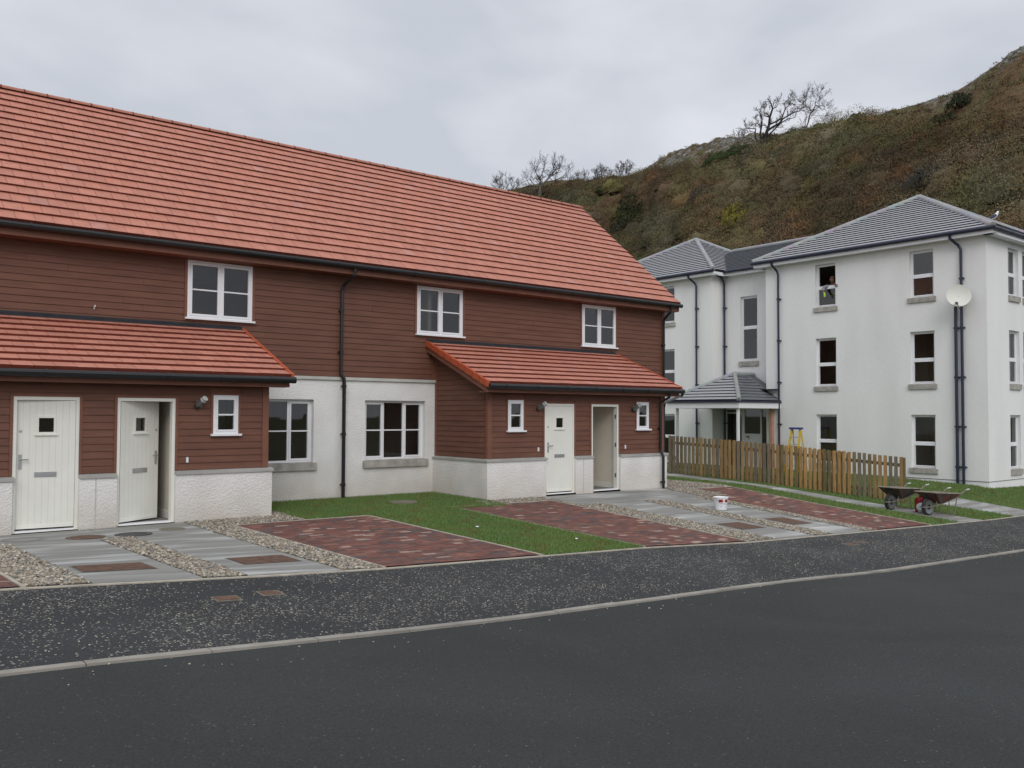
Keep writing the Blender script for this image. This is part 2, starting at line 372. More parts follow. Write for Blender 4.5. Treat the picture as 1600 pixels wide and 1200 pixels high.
def stone_sill(T, par, u0, u1, z0, z1, d0, proj=.06):
    b = MB(T); b.hexa([(u0, d0, z0), (u1, d0, z0), (u1, proj, z0), (u0, proj, z0), (u0, d0, z1 + .02), (u1, d0, z1 + .02), (u1, proj, z1), (u0, proj, z1)], 'stone'); return b.build('sill', par)
# ------------------------------------------------------------------ ground heights
XK = np.array([-12, -6, 1, 3.5, 5, 7.7, 9.6, 12.3, 15, 17, 19, 22.5, 27.5, 34, 50.])
ROWS = {-7.9: [.9, .52, .18, .02, -.06, -.165, -.236, -.39, -.48, -.55, -.615, -.72, -.80, -.95, -1.4],
        -5: [.4, .25, .07, -.005, -.045, -.10, -.14, -.22, -.27, -.31, -.37, -.55, -.38, -.5, -.8],
        -2.1: [-.02, -.02, -.03, -.03, -.03, -.035, -.04, -.05, -.05, -.06, -.09, -.32, -.29, -.28, -.3],
        2: [0, 0, 0, 0, 0, 0, 0, 0, 0, -.03, -.06, -.10, -.25, -.25, -.2],
        6: [0, 0, 0, 0, 0, 0, 0, 0, 0, 0, 0, .05, -.2, -.2, 0]}
YK = np.array(sorted(ROWS)); ZZ = np.array([ROWS[y] for y in YK.tolist()]); KY = -10.4
def gz(x, y):
    if y >= -7.9:
        return float(np.interp(min(y, 6), YK, [np.interp(x, XK, r) for r in ZZ]))
    h = np.interp(x, XK, ZZ[0])
    if y >= KY: return float(h - .052 * (-7.9 - y))
    return float(h - .13 - .018 + .012 * min(KY - y, 7))
def spans(a, b, step, knots=()):
    k = sorted({a, b, *[q for q in knots if a < q < b]}); out = [k[0]]
    for p, q in zip(k, k[1:]):
        n = max(1, math.ceil((q - p) / step)); out += [p + (q - p) * (i + 1) / n for i in range(n)]
    return out
def drape(mb, x0, x1, y0, y1, off, m, step=.5, fz=gz):
    xs = spans(x0, x1, step, XK.tolist()); ys = spans(y0, y1, step, (-7.9, -5, -2.1, 2, 6, KY))
    for a, b in zip(xs, xs[1:]):
        for c, d in zip(ys, ys[1:]):
            mb.poly([(a, c, fz(a, c) + off), (b, c, fz(b, c) + off), (b, d, fz(b, d) + off), (a, d, fz(a, d) + off)], m)
def bar(mb, x0, x1, y0, y1, h, m, depth=.08, step=1.):   # slim draped solid strip
    xs = spans(x0, x1, step, XK.tolist()) if x1 - x0 > y1 - y0 else [x0, x1]
    ys = spans(y0, y1, step, (-7.9, -5, -2.1, 2)) if y1 - y0 >= x1 - x0 else [y0, y1]
    for a, b in zip(xs, xs[1:]):
        for c, d in zip(ys, ys[1:]):
            P = [(a, c), (b, c), (b, d), (a, d)]
            mb.hexa([(x, y, gz(x, y) - depth) for x, y in P] + [(x, y, gz(x, y) + h) for x, y in P], m)
# base ground, far reaching
g = MB(); gx = [-700, -300, -120, -60, -30, -12, -6, -2, 1, 3.5, 5, 7.7, 9.6, 12.3, 15, 17, 19, 20, 22.5, 25, 27.5, 34, 50, 62, 80, 120, 250, 700]
gy = [-700, -250, -90, -50, -28, -24, -17.4, -14, -10.4, -7.9, -6.5, -5, -3.5, -2.1, 0, 2, 4, 6, 14, 30, 60, 110, 250, 900]
for a, b in zip(gx, gx[1:]):
    for c, d in zip(gy, gy[1:]):
        g.poly([(x, y, gz(x, y) - .10) for x, y in ((a, c), (b, c), (b, d), (a, d))], 'soil')
tag(g.build('ground', smooth=True), kind='structure')
g = MB(); drape(g, -40, 70, -24, KY - .10, 0, 'road', 2.5); tag(g.build('road'), kind='structure')
g = MB(); drape(g, -40, 70, KY, -7.95, .0, 'pave', 1.); tag(g.build('pavement'), kind='structure')
g = MB(); x = -40
while x < 70:
    L = .91; a, b = x + .004, x + L - .004; dz = random.uniform(-.003, .003)
    P = [(a, KY - .10), (b, KY - .10), (b, KY), (a, KY)]
    g.hexa([(q, r, gz(q, KY + .01) - .2) for q, r in P] + [(q, r, gz(q, KY + .01) + .004 + dz) for q, r in P], 'kerb'); x += L
tag(g.build('kerb'), kind='structure')
# lawns
g = MB()
LAWN = [(6.35, 10.95, -2.9, -.02), (7.62, 9.64, -7.88, -2.9), (19.25, 20.5, -7.88, 8), (21.75, 23.6, -7.88, 12), (23.6, 28.4, -5.7, 12), (25.3, 60, -7.88, -5.7), (28.4, 60, -5.7, -5.35)]
for i, (a, b, c, d) in enumerate(LAWN): drape(g, a, b, c, d, .012 + .0006 * i, 'lawn', .8)
tag(g.build('lawn'), kind='structure')
# block paved drives
REDP = [(.20, .082, .062), (.17, .075, .06), (.135, .078, .068), (.115, .085, .08), (.24, .12, .088), (.36, .26, .21)]
def driveway(x0, x1, y0, y1):
    g = MB(); drape(g, x0, x1, y0, y1, .004, 'joint', .8)
    y = y0 + .05; row = 0
    while y < y1 - .06:
        hgt = .1; x = x0 + .05 - (row % 2) * .07
        while x < x1 - .06:
            L = random.choice((.16, .2, .24)); a, b = max(x, x0 + .05) + .002, min(x + L, x1 - .05) - .002
            if b - a > .03:
                yy = min(y + hgt, y1 - .05) - .003; c = random.choices(REDP, (9, 8, 6, 4, 5, 2))[0]; k = random.uniform(.75, 1.1); c = tuple(q * k for q in c); o = .016 + random.uniform(-.001, .001)
                g.poly([(a, y, gz(a, y) + o), (b, y, gz(b, y) + o), (b, yy, gz(b, yy) + o), (a, yy, gz(a, yy) + o)], 'block', c)
            x += L
        y += hgt; row += 1
    for q in ((x0, x0 + .045, y0, y1), (x1 - .045, x1, y0, y1)): bar(g, *q, .022, 'edge')
    bar(g, x0 + .045, x1 - .045, y1 - .045, y1, .022, 'edge')
    tag(g.build('driveway'), kind='structure')
driveway(-1.6, 1.03, -7.88, -3.1); driveway(4.95, 7.58, -7.88, -2.95); driveway(9.68, 12.41, -7.88, -2.62); driveway(16.75, 19.2, -7.88, -2.4)
g = MB(); bar(g, -8, 70, -7.95, -7.9, .012, 'edge', step=2.); bar(g, 4.4, 6.3, -2.95, -2.9, .015, 'edge'); bar(g, 6.3, 6.34, -2.9, -2.0, .015, 'edge'); tag(g.build('edging'), kind='structure')
# concrete slab paths
COV = [(1.72, 2.52, -7.05, -6.4), (3.5, 4.27, -7.1, -6.45), (13.42, 14.2, -7.0, -6.32), (15.2, 15.92, -6.95, -6.2)]
def slabs(name, rects, m='slab', cell=(.6, .6), covs=()):
    g = MB()
    for (x0, x1, y0, y1) in rects:
        ny = max(1, round((y1 - y0) / cell[1])); nx = max(1, round((x1 - x0) / cell[0])); hx = (x1 - x0) / nx; hy = (y1 - y0) / ny
        for i in range(nx):
            for j in range(ny):
                a, b, c, d = x0 + i * hx + .004, x0 + (i + 1) * hx - .004, y0 + j * hy + .004, y0 + (j + 1) * hy - .004; o = .018 + random.uniform(-.0015, .0015)
                P = [(a, c), (b, c), (b, d), (a, d)]; g.hexa([(x, y, gz(x, y) - .05) for x, y in P] + [(x, y, gz(x, y) + o) for x, y in P], m)
    return tag(g.build(name), kind='structure')
slabs('path', [(1.45, 4.42, -3.6, -2.14), (1.62, 2.72, -7.88, -3.6)], cell=(1.49, .86)); slabs('path', [(3.22, 4.38, -7.88, -3.6)], cell=(1.2, .86))
slabs('path', [(12.5, 16.6, -3.5, -2.14), (13.2, 14.45, -7.88, -3.5)], cell=(1.4, 1.1)); slabs('path', [(15.08, 16.3, -7.88, -3.5)], cell=(1.3, 1.1))
slabs('path', [(20.5, 21.75, -7.88, 9)], cell=(1.4, .9)); slabs('path', [(23.6, 25.3, -7.88, -5.7)], cell=(.85, .75))
# gravel: bed and loose stones
GR = [(1.03, 1.62, -7.88, -3.6), (-1.6, 1.45, -3.1, -2.14), (1.03, 1.45, -3.6, -3.1), (2.72, 3.22, -7.88, -3.6), (4.38, 4.95, -7.88, -2.95), (4.42, 6.3, -2.9, -2.14),
      (12.41, 13.2, -7.88, -3.5), (10.6, 12.5, -2.62, -2.14), (12.41, 12.5, -3.5, -2.62), (14.45, 15.08, -7.88, -3.5), (16.3, 16.75, -7.88, -3.5), (16.6, 17.6, -3.5, -2.14), (17.0, 19.2, -2.4, -.05), (6.02, 6.35, -2.14, -.02)]
g = MB()
for i, q in enumerate(GR): drape(g, *q, .006 + .0005 * i, 'bed', .8)
tag(g.build('gravel_bed'), kind='structure')
ico = np.array([(0, 0, 1), (.894, 0, .447), (.276, .851, .447), (-.724, .526, .447), (-.724, -.526, .447), (.276, -.851, .447), (.724, .526, -.447), (-.276, .851, -.447), (-.894, 0, -.447), (-.276, -.851, -.447), (.724, -.526, -.447), (0, 0, -1)])
icf = np.array([(0, 1, 2), (0, 2, 3), (0, 3, 4), (0, 4, 5), (0, 5, 1), (1, 6, 2), (2, 7, 3), (3, 8, 4), (4, 9, 5), (5, 10, 1), (6, 7, 2), (7, 8, 3), (8, 9, 4), (9, 10, 5), (10, 6, 1)])
V = []; Cc = []
PC = np.array([(.40, .36, .29), (.30, .27, .22), (.22, .20, .17), (.5, .46, .38), (.29, .22, .15), (.19, .18, .17), (.34, .30, .23)])
def stone(x, y, z, r, c):
    q = ico * (1 + .28 * rng.standard_normal((12, 1))).clip(.6, 1.5) * np.array([r, r * rng.uniform(.6, .95), r * rng.uniform(.4, .7)]); t = rng.uniform(0, 6.28); k = np.array([[math.cos(t), -math.sin(t), 0], [math.sin(t), math.cos(t), 0], [0, 0, 1]])
    q = q @ k.T + (x, y, z); V.append(q[icf].reshape(-1, 3)); Cc.append(np.repeat(c[None] * rng.uniform(.75, 1.15), 15, 0))
for (a, b, c, d) in GR:
    n = int((b - a) * (d - c) * 1150)
    for i in range(n):
        x, y = rng.uniform(a + .01, b - .01), rng.uniform(c, d); stone(x, y, gz(x, y) + .016 + rng.uniform(0, .014), rng.uniform(.010, .026), PC[rng.integers(7)])
o = fast_mesh('gravel', np.concatenate(V), 3, ['stonea'], np.concatenate(Cc)); tag(o, 'pale loose pebbles filling the strips between the front paths and drives', 'gravel', kind='stuff')
# loose chippings scattered over the black pavement
V = []; Cc = []
for i in range(3400):
    x = rng.uniform(.5, 26); y = rng.uniform(KY, -7.95) if rng.random() < .96 else KY - .10 - abs(rng.normal(0, .35)); stone(x, y, gz(x, y) + .006, rng.uniform(.004, .010), PC[rng.choice([0, 1, 3, 6])] * .95)
o = fast_mesh('chippings', np.concatenate(V), 3, ['stonea'], np.concatenate(Cc)); tag(o, 'small pale stone chippings scattered over the black pavement', 'chippings', kind='stuff')
# grass blades
def blades(rects, dens, hmin, hmax, w, colf, name, label):
    P = []
    for (a, b, c, d) in rects: n = int((b - a) * (d - c) * dens); P.append(np.c_[rng.uniform(a - .035, b + .035, n), rng.uniform(c - .02, d + .035, n)])
    P = np.concatenate(P); n = len(P); z = np.array([gz(x, y) for x, y in P]) + .01
    t = rng.uniform(0, 6.28, n); h = rng.uniform(hmin, hmax, n); ww = w * rng.uniform(.7, 1.3, n); le = rng.normal(0, .35, (n, 2)) * h[:, None]
    b0 = np.c_[P[:, 0] - np.cos(t) * ww, P[:, 1] - np.sin(t) * ww, z]; b1_ = np.c_[P[:, 0] + np.cos(t) * ww, P[:, 1] + np.sin(t) * ww, z]; tp = np.c_[P + le, z + h]
    o = fast_mesh(name, np.stack([b0, b1_, tp], 1).reshape(-1, 3), 3, ['grass'], colf(P, n)); return tag(o, label, 'grass', kind='stuff')
def gcol(P, n):
    k = .5 + .5 * np.sin(P[:, 0] * 1.9 + np.sin(P[:, 1] * 2.3)) * np.sin(P[:, 1] * 1.3 + 1); c = np.array([.13, .215, .06]) * rng.uniform(.6, 1.3, (n, 1)); c += (k * rng.uniform(0, 1, n))[:, None] * np.array([.055, .025, .008]); q = (np.sin(P[:, 0] * 5.1 + 2 * np.sin(P[:, 1] * 3.7)) > .75); c[q] = c[q] * .6 + np.array([.07, .055, .02]); return c
blades(LAWN[:2], 4200, .025, .06, .004, gcol, 'grass', 'short bright green turf between the two nearer brick drives')
blades([(19.25, 20.5, -7.88, 3), (21.75, 23.6, -7.88, 4), (23.6, 28.4, -5.7, 4), (25.3, 34, -7.88, -5.4)], 1300, .03, .07, .007, gcol, 'grass', 'green lawn round the fence and in front of the white flats')
# ------------------------------------------------------------------ terrace of brown boarded houses
H = thing('terraced_house', (8.5, 0, 0), 'red roofed terraced house block with red brown boarding over white roughcast and two lean-to porches', 'house')
TILEC = np.array([.475, .20, .143])
def tcol():
    k = random.uniform(.93, 1.05); c = TILEC * k; r = random.random()
    if r < .03: c = np.array([.5, .235, .185]) * random.uniform(.85, 1.05)
    elif r < .16: c = c * (1, .95, .92)
    return tuple(c)
def roof_tiles(mb, x0, x1, y0, z0, y1, z1, n, tw=.3, lift=.043, colf=tcol, mt='tile', me_='under'):
    L = math.hypot(y1 - y0, z1 - z0); cy, cz = (y1 - y0) / L, (z1 - z0) / L; g = L / n
    def P(x, s, h): return (x, y0 + s * cy - h * cz, z0 + s * cz + h * cy)
    mb.hexa([P(x0, 0, -.09), P(x1, 0, -.09), P(x1, L, -.09), P(x0, L, -.09), P(x0, 0, -.012), P(x1, 0, -.012), P(x1, L, -.012), P(x0, L, -.012)], me_)
    for k in range(n):
        s0, s1 = k * g, min((k + 1) * g + .02, L); x = x0 - (tw / 2 if k % 2 else 0)
        while x < x1 - .01:
            a, b = max(x, x0) + .0025, min(x + tw, x1) - .0025; x += tw
            if b - a < .02: continue
            h = lift + random.uniform(-.002, .002); c = tcol() if colf is None else colf()
            mb.poly([P(a, s0, h), P(b, s0, h), P(b, s1, .004), P(a, s1, .004)], mt, c)
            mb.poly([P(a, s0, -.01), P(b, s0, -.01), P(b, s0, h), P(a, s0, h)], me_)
    return P, L
YE, ZE, YR, ZR = -.43, 5.129, 3.834, 8.746
WA, WB, WC = (5.157, 6.477), (10.488, 11.805), (15.818, 17.12); WZ = (3.718, 4.861)
GW = [(6.29, 7.895), (9.146, 10.75)]; GZ_ = (.80, 2.15)
# walls
m = MB(TX(0)); wall(m, -6, 19.17, -.8, 2.6, [(a, b, *GZ_) for a, b in GW], .28, 'harl', 'int')
m.T = lambda u, d, z: (19.17 - .28 + .28 + d, u, z)
m.poly([(-.0, 0, -.8), (7.67, 0, -.8), (7.67, 0, 2.6), (-.0, 0, 2.6)], 'harl'); m.build('wall', H)
m = MB(TX(0)); wall(m, -6, 19.17, 2.6, 4.98, [(a, b, *WZ) for a, b in (WA, WB, WC)], .28, 'trim', 'int')
m.T = None
m.poly([(19.17, 0, 2.6), (19.17, 7.67, 2.6), (19.17, 7.67, 4.98), (19.17, 3.83, 8.6), (19.17, 0, 4.98)], 'trim')
m.poly([(-6, 7.67, -.8), (19.17, 7.67, -.8), (19.17, 7.67, 5.1), (-6, 7.67, 5.1)], 'harl'); m.poly([(-6, 0, -.8), (-6, 7.67, -.8), (-6, 7.67, 5), (-6, 3.83, 8.6), (-6, 0, 5)], 'harl')
m.build('upper_wall', H)
m = MB(TX(0)); tz = .055
boards(m, -6, 19.07, 2.655, 4.93, [(a - tz, b + tz, WZ[0] - .06, WZ[1] + tz) for a, b in (WA, WB, WC)], 0)
m.build('cladding', H)
m = MB(TX(0))
for a, b in (WA, WB, WC):
    for q in ((a - tz, a), (b, b + tz)): m.box(*q, .001, .032, WZ[0] - .06, WZ[1] + tz, 'trim')
    m.box(a, b, .001, .032, WZ[1], WZ[1] + tz, 'trim'); m.box(a, b, .001, .030, WZ[0] - .06, WZ[0] - .002, 'trim')
m.box(19.07, 19.19, -.02, .034, 2.655, 4.93, 'trim'); m.box(10.93, 11.05, .001, .032, 2.655, 3.62, 'trim'); pieces(m, 'corner_board', H)
m = MB(TX(0)); m.box(-6, 19.2, .001, .045, 2.585, 2.652, 'upvcg'); m.build('drip_band', H)
# roof
m = MB(); roof_tiles(m, -6, 19.43, YE, ZE, YR, ZR, 18, .3)
L = math.hypot(YR - YE, ZR - ZE)
m.poly([(-6, YR, ZR), (19.43, YR, ZR), (19.43, YR + 4.27, ZE), (-6, YR + 4.27, ZE)], 'verge'); m.poly([(-6, YR, ZR - .1), (19.43, YR, ZR - .1), (19.43, YR + 4.27, ZE - .1), (-6, YR + 4.27, ZE - .1)], 'under')
roof = m.build('roof', H)
m = MB(); x = -6
while x < 19.4:
    e = min(x + .445, 19.45)
    for k in range(8):
        a0, a1 = math.pi * k / 8, math.pi * (k + 1) / 8; q = lambda a, xx, r=.115: (xx, YR - r * math.cos(a), ZR - .02 + r * .75 * math.sin(a))
        m.poly([q(a0, x + .004), q(a1, x + .004), q(a1, e - .004), q(a0, e - .004)], 'tile', tuple(TILEC * random.uniform(.78, .92)))
        m.poly([q(a0, e - .02, .122), q(a1, e - .02, .122), q(a1, e + .006, .122), q(a0, e + .006, .122)], 'under')
    x += .445
m.build('ridge', roof)
m = MB(); m.box(-6, 19.41, YE + .05, YE + .075, 4.885, 5.04, 'trim'); m.box(-6, 19.41, YE + .075, -.001, 4.885, 4.91, 'trim')
m.hexa([(19.38, YE + .04, 4.9), (19.42, YE + .04, 4.9), (19.42, YR, 8.5), (19.38, YR, 8.5), (19.38, YE + .04, ZE - .06), (19.42, YE + .04, ZE - .06), (19.42, YR, ZR - .08), (19.38, YR, ZR - .08)], 'trim')
m.build('fascia', H)
def gutter(par, a, b, r=.058, mt='black', brackets=None):
    m = MB(); A, B = Vector(a), Vector(b); m.tube([A, B], r, mt, 10); L = (B - A).length; d = (B - A) / L; n = int(L / 1.0)
    for i in range(n + 1):
        p = A + d * (L * (i + .5) / (n + 1)); m.tube([p - d * .02, p + d * .02], r + .007, mt, 10)
    return m.build('gutter', par, smooth=False)
gutter(H, (-6, YE - .035, ZE - .075), (19.45, YE - .035, ZE - .075))
def pipe(par, pts, r=.036, mt='black', brk=(), name='downpipe', nb=None):
    m = MB(); m.tube(pts, r, mt, 10)
    for (x, y, z) in brk: m.tube([(x, y, z - .03), (x, y, z + .03)], r + .012, mt, 10); m.box(x - .05, x + .05, y, y + .07, z - .015, z + .015, mt)
    return m.build(name, par, smooth=False)
pipe(H, [(8.62, YE - .03, 5.0), (8.6, YE - .02, 4.86), (8.52, -.12, 4.66), (8.5, -.085, 4.55), (8.49, -.085, 2.72)], brk=[(8.5, -.085, 4.1), (8.49, -.085, 3.2)])
pipe(H, [(8.49, -.085, 2.72), (8.55, -.11, 2.62), (8.56, -.11, 2.5), (8.56, -.11, -.02)], .042, brk=[(8.56, -.11, 2.45), (8.56, -.11, 1.4), (8.56, -.11, .3)])
pipe(H, [(19.02, YE - .03, 5.0), (19.0, YE, 4.85), (19.06, -.12, 4.66), (19.09, -.085, 4.5), (19.09, -.085, -.15)], brk=[(19.09, -.085, 3.9), (19.09, -.085, 2.2), (19.09, -.085, 1.2)])
pipe(H, [(17.1, -2.45, 2.42), (17.15, -2.40, 2.36), (19.0, -.2, 2.2), (19.09, -.1, 2.1)], .034)
# windows
for a, b in (WA, WB, WC): window(TX(0), H, a, b, *WZ, .03, [(1, 1), (1, 1)], fr=.05, bottom=.05)
for i, (a, b) in enumerate(GW):
    window(TX(0), H, a, b, *GZ_, -.11, [(.45, 1), (.5, 0), (.45, 1)], fr=.05, bottom=.05, lip=False); stone_sill(TX(0), H, a - .05, b + .06, .64, .795, -.2, .07)
# porches
def door(par, T0, x0, x1, y, hinge, ang, glass=True):
    """frame + leaf. T0 shifts x"""
    fr = MB(); fr.box(T0 + x0, T0 + x0 + .05, y, y + .12, 0, 2.1, 'door'); fr.box(T0 + x1 - .05, T0 + x1, y, y + .12, 0, 2.1, 'door')
    fr.box(T0 + x0 + .05, T0 + x1 - .05, y, y + .12, 2.045, 2.1, 'door'); fr.box(T0 + x0 + .05, T0 + x1 - .05, y - .03, y + .12, -.02, .022, 'upvc')
    w = x1 - x0 - .108
    if hinge == 'R':
        for z in (.3, 1.05, 1.75): fr.box(T0 + x1 - .056, T0 + x1 - .048, y + .03, y + .075, z, z + .1, 'grey')
    fo = fr.build('door_frame', par)
    if ang is None: return fo
    s_ = 1 if hinge == 'L' else -1; xh = T0 + (x0 + .053 if hinge == 'L' else x1 - .053); c, s = math.cos(ang), math.sin(ang); yh = y + .03
    T = lambda u, d, z: (xh + s_ * (u * c) + s_ * d * s, yh + u * s - d * c, z)
    m = MB(T); n = 9; z0, z1 = .045, 2.04; gx0, gx1 = w / 2 - .105, w / 2 + .105; gz0, gz1 = 1.545, 1.765
    hole = (gx0, gx1, gz0, gz1); e = .022
    for i in range(n):
        a, b = w * i / n + (.0012 if i else 0), w * (i + 1) / n - (.0012 if i < n - 1 else 0)
        if b > gx0 and a < gx1:
            m.box(a, b, -e + .003, e, z0, gz0, 'door'); m.box(a, b, -e + .003, e, gz1, z1, 'door')
            if a < gx0: m.box(a, gx0, -e + .003, e, gz0, gz1, 'door')
            if b > gx1: m.box(gx1, b, -e + .003, e, gz0, gz1, 'door')
        else: m.box(a, b, -e + .003, e, z0, z1, 'door')
    m.box(0, w, -e, e - .0055, z0 + .002, gz0, 'door'); m.box(0, w, -e, e - .006, gz1, z1 - .002, 'door'); m.box(.0, gx0, -e, e - .006, gz0, gz1, 'door'); m.box(gx1, w, -e, e - .006, gz0, gz1, 'door')
    t = .035
    m.box(gx0 - t, gx0, e, e + .012, gz0 - t, gz1 + t, 'door'); m.box(gx1, gx1 + t, e, e + .012, gz0 - t, gz1 + t, 'door'); m.box(gx0, gx1, e, e + .012, gz1, gz1 + t, 'door'); m.box(gx0, gx1, e, e + .012, gz0 - t, gz0, 'door')
    m.box(gx0 - t - .02, gx1 + t + .02, e, e + .03, gz0 - t - .02, gz0 - t, 'door'); m.box(.02, w - .02, e, e + .014, z0 + .005, z0 + .055, 'door')
    dr = m.build('door', par)
    if ang > .3: dr['label'] = 'door leaf standing ajar inward'
    k = MB(T); gpoly(k, T, [(gx0 - .003, 0, gz0 - .003), (gx1 + .003, 0, gz0 - .003), (gx1 + .003, 0, gz1 + .003), (gx0 - .003, 0, gz1 + .003)]); k.build('pane', dr)
    hu = w - .06; k = MB(T); k.box(w / 2 - .155, w / 2 + .155, e, e + .012, .845, .92, 'chrome'); k.box(w / 2 - .13, w / 2 + .13, e + .011, e + .018, .862, .903, 'chrome'); k.build('letterbox', dr)
    k = MB(T); k.box(hu - .022, hu + .022, e, e + .01, .97, 1.2, 'chrome'); k.tube([(hu, e, 1.12), (hu, e + .055, 1.12), (hu - .11, e + .055, 1.12)], .011, 'chrome', 6); k.build('handle', dr)
    k = MB(T); k.tube([(hu, e, 1.56), (hu, e + .01, 1.56)], .02, 'chrome', 8); k.build('lock', dr)
    return fo
def porch(dx, far):
    X0, X1 = 11.05 + dx, 16.78 + dx; Bx0, Bx1 = 10.972 + dx, 16.859 + dx; Yc, Yb = -2.038, -2.127
    D1, D2 = (12.687, 13.624), (14.195, 15.132); W1, W2 = (11.60, 12.05), (15.785, 16.235); WZp = (1.475, 2.167)
    dh = [(a + dx, b + dx, -1, 2.1) for a, b in (D1, D2)]; wh = [(a + dx, b + dx, *WZp) for a, b in (W1, W2)]
    m = MB(TX(Yb)); wall(m, Bx0, Bx1, -.8, .8, [(a, b, .0, 3) for a, b, _, _ in dh], .14, 'harl', 'int')
    for a, b, _, _ in dh: m.poly([(a, 0, -.8), (b, 0, -.8), (b, 0, 0), (a, 0, 0)], 'slab')
    m.T = TF(Bx0); m.poly([(Yb, 0, -.8), (.0, 0, -.8), (.0, 0, .8), (Yb, 0, .8)], 'harl')
    m.T = lambda u, d, z: (Bx1 + d, u, z); m.poly([(Yb, 0, -.8), (.0, 0, -.8), (.0, 0, .8), (Yb, 0, .8)], 'harl')
    m.T = TX(Yc)
    pa = dh[0][1] + .24; m.box(pa, pa + .012, .089, .097, -.1, .8, 'upvcg')   # render bead between the doors
    p = m.build('porch_wall', H)
    m = MB(TX(Yc)); wall(m, X0, X1, .8, 2.42, dh + wh, .15, 'trim', 'int')
    m.T = None
    for xx in (X0, X1): m.poly([(xx, Yc, .8), (xx, 0, .8), (xx, 0, 3.4), (xx, Yc, 2.5)], 'trim')
    m.build('porch_upper_wall', p)
    zr = lambda y: 2.528 + (y + 2.411) * .4264
    m = MB(TX(Yc)); z0 = .865
    boards(m, X0 + .09, X1 - .09, z0, 2.34, [(a - .045, b + .045, c, d + .03) for a, b, c, d in dh] + [(a - .04, b + .04, c - .05, d + .04) for a, b, c, d in wh], 0, .118)
    m.T = TF(X0); boards(m, -2.0, -.03, z0, 3.5, [], 0, .118, clip=lambda z: (max(-1.96, (z + .13 - 2.528) / .4264 - 2.411), -.03))
    m.build('porch_cladding', p)
    m = MB(TX(Yc))
    m.box(X0 - .028, X0 + .09, -.05, .032, z0, 2.34, 'trim'); m.box(X1 - .09, X1 + .028, -.05, .032, z0, 2.34, 'trim')
    for a, b, c, d in wh:
        for q in ((a - .04, a), (b, b + .04)): m.box(*q, .001, .03, c - .05, d + .04, 'trim')
        m.box(a, b, .001, .03, d, d + .04, 'trim'); m.box(a, b, .001, .028, c - .05, c - .002, 'trim')
    for a, b, c, d in dh:
        for q in ((a - .045, a), (b, b + .045)): m.box(*q, .001, .03, z0, d + .03, 'trim')
        m.box(a, b, .001, .03, d, d + .03, 'trim')
    m.T = TF(X0); m.box(-.09, -.003, .001, .03, z0, 3.36, 'trim')
    pieces(m, 'porch_trim', p)
    m = MB()   # cope along the top of the plinth
    edges = [Bx0 - .025, dh[0][0] - .0, dh[0][1], dh[1][0], dh[1][1], Bx1 + .025]
    for a, b in ((edges[0], edges[1] + .03), (edges[2] - .0, edges[3] + .0), (edges[4], edges[5])):
        m.hexa([(a, Yb - .03, .798), (b, Yb - .03, .798), (b, Yc - .002, .798), (a, Yc - .002, .798), (a, Yb - .03, .838), (b, Yb - .03, .838), (b, Yc - .002, .866), (a, Yc - .002, .866)], 'stonel')
    m.hexa([(Bx0 - .025, Yc - .002, .798), (X0 - .002, Yc - .002, .798), (X0 - .002, -.001, .798), (Bx0 - .025, -.001, .798), (Bx0 - .025, Yc - .002, .838), (X0 - .002, Yc - .002, .866), (X0 - .002, -.001, .866), (Bx0 - .025, -.001, .838)], 'stonel')
    pieces(m, 'cope', p)
    # roof
    R0, R1 = 10.743 + dx, 17.104 + dx; m = MB(); roof_tiles(m, R0 + .05, R1, -2.411, 2.528, 0, 3.556, 9, .3, .045); r = m.build('porch_roof', H)
    m = MB(); m.box(R0 + .02, R1 - .02, -.035, .0, 3.545, 3.622, 'lead'); m.hexa([(R0 + .02, -.12, 3.51), (R1 - .02, -.12, 3.51), (R1 - .02, -.037, 3.56), (R0 + .02, -.037, 3.56), (R0 + .02, -.12, 3.552), (R1 - .02, -.12, 3.552), (R1 - .02, -.037, 3.59), (R0 + .02, -.037, 3.59)], 'lead'); m.build('flashing', r)
    m = MB()
    for s_, xa, xb in ((0, R0 - .012, R0 + .055), (1, R1 - .03, R1 + .03)):
        P = lambda x, y, h: (x, y, 2.528 + (y + 2.411) * .4264 + h)
        n = 9
        for k in range(n):
            ya, yb = -2.43 + 2.42 * k / n, -2.43 + 2.42 * (k + 1) / n + .01
            m.hexa([P(xa, ya, -.085), P(xb, ya, -.085), P(xb, yb, -.10), P(xa, yb, -.10), P(xa, ya, .052), P(xb, ya, .052), P(xb, yb, .035), P(xa, yb, .035)], 'verge')
    pieces(m, 'verge', r)
    m = MB(); m.box(R0 + .03, R1 - .03, -2.36, -2.335, 2.325, 2.46, 'trim'); m.box(R0 + .03, R1 - .03, -2.335, Yc - .03, 2.325, 2.345, 'trim')
    for xx in (R0 + .03, R1 - .055):
        m.hexa([P(xx, -2.33, -.23), P(xx + .025, -2.33, -.23), P(xx + .025, -.04, -.23), P(xx, -.04, -.23), P(xx, -2.33, -.09), P(xx + .025, -2.33, -.09), P(xx + .025, -.04, -.09), P(xx, -.04, -.09)], 'trim')
    m.hexa([P(R0 + .055, -2.3, -.2), P(X0, -2.3, -.2), P(X0, -.04, -.2), P(R0 + .055, -.04, -.2), P(R0 + .055, -2.3, -.18), P(X0, -2.3, -.18), P(X0, -.04, -.18), P(R0 + .055, -.04, -.18)], 'trim')
    m.build('fascia', r); gutter(r, (R0 + .03, -2.45, 2.455), (R1 + .04, -2.45, 2.455), .06)
    for a, b, c, d in wh: window(TX(Yc), H, a, b, c, d, .028, [(1, 1)], fr=.045, sash=.035, bottom=.05)
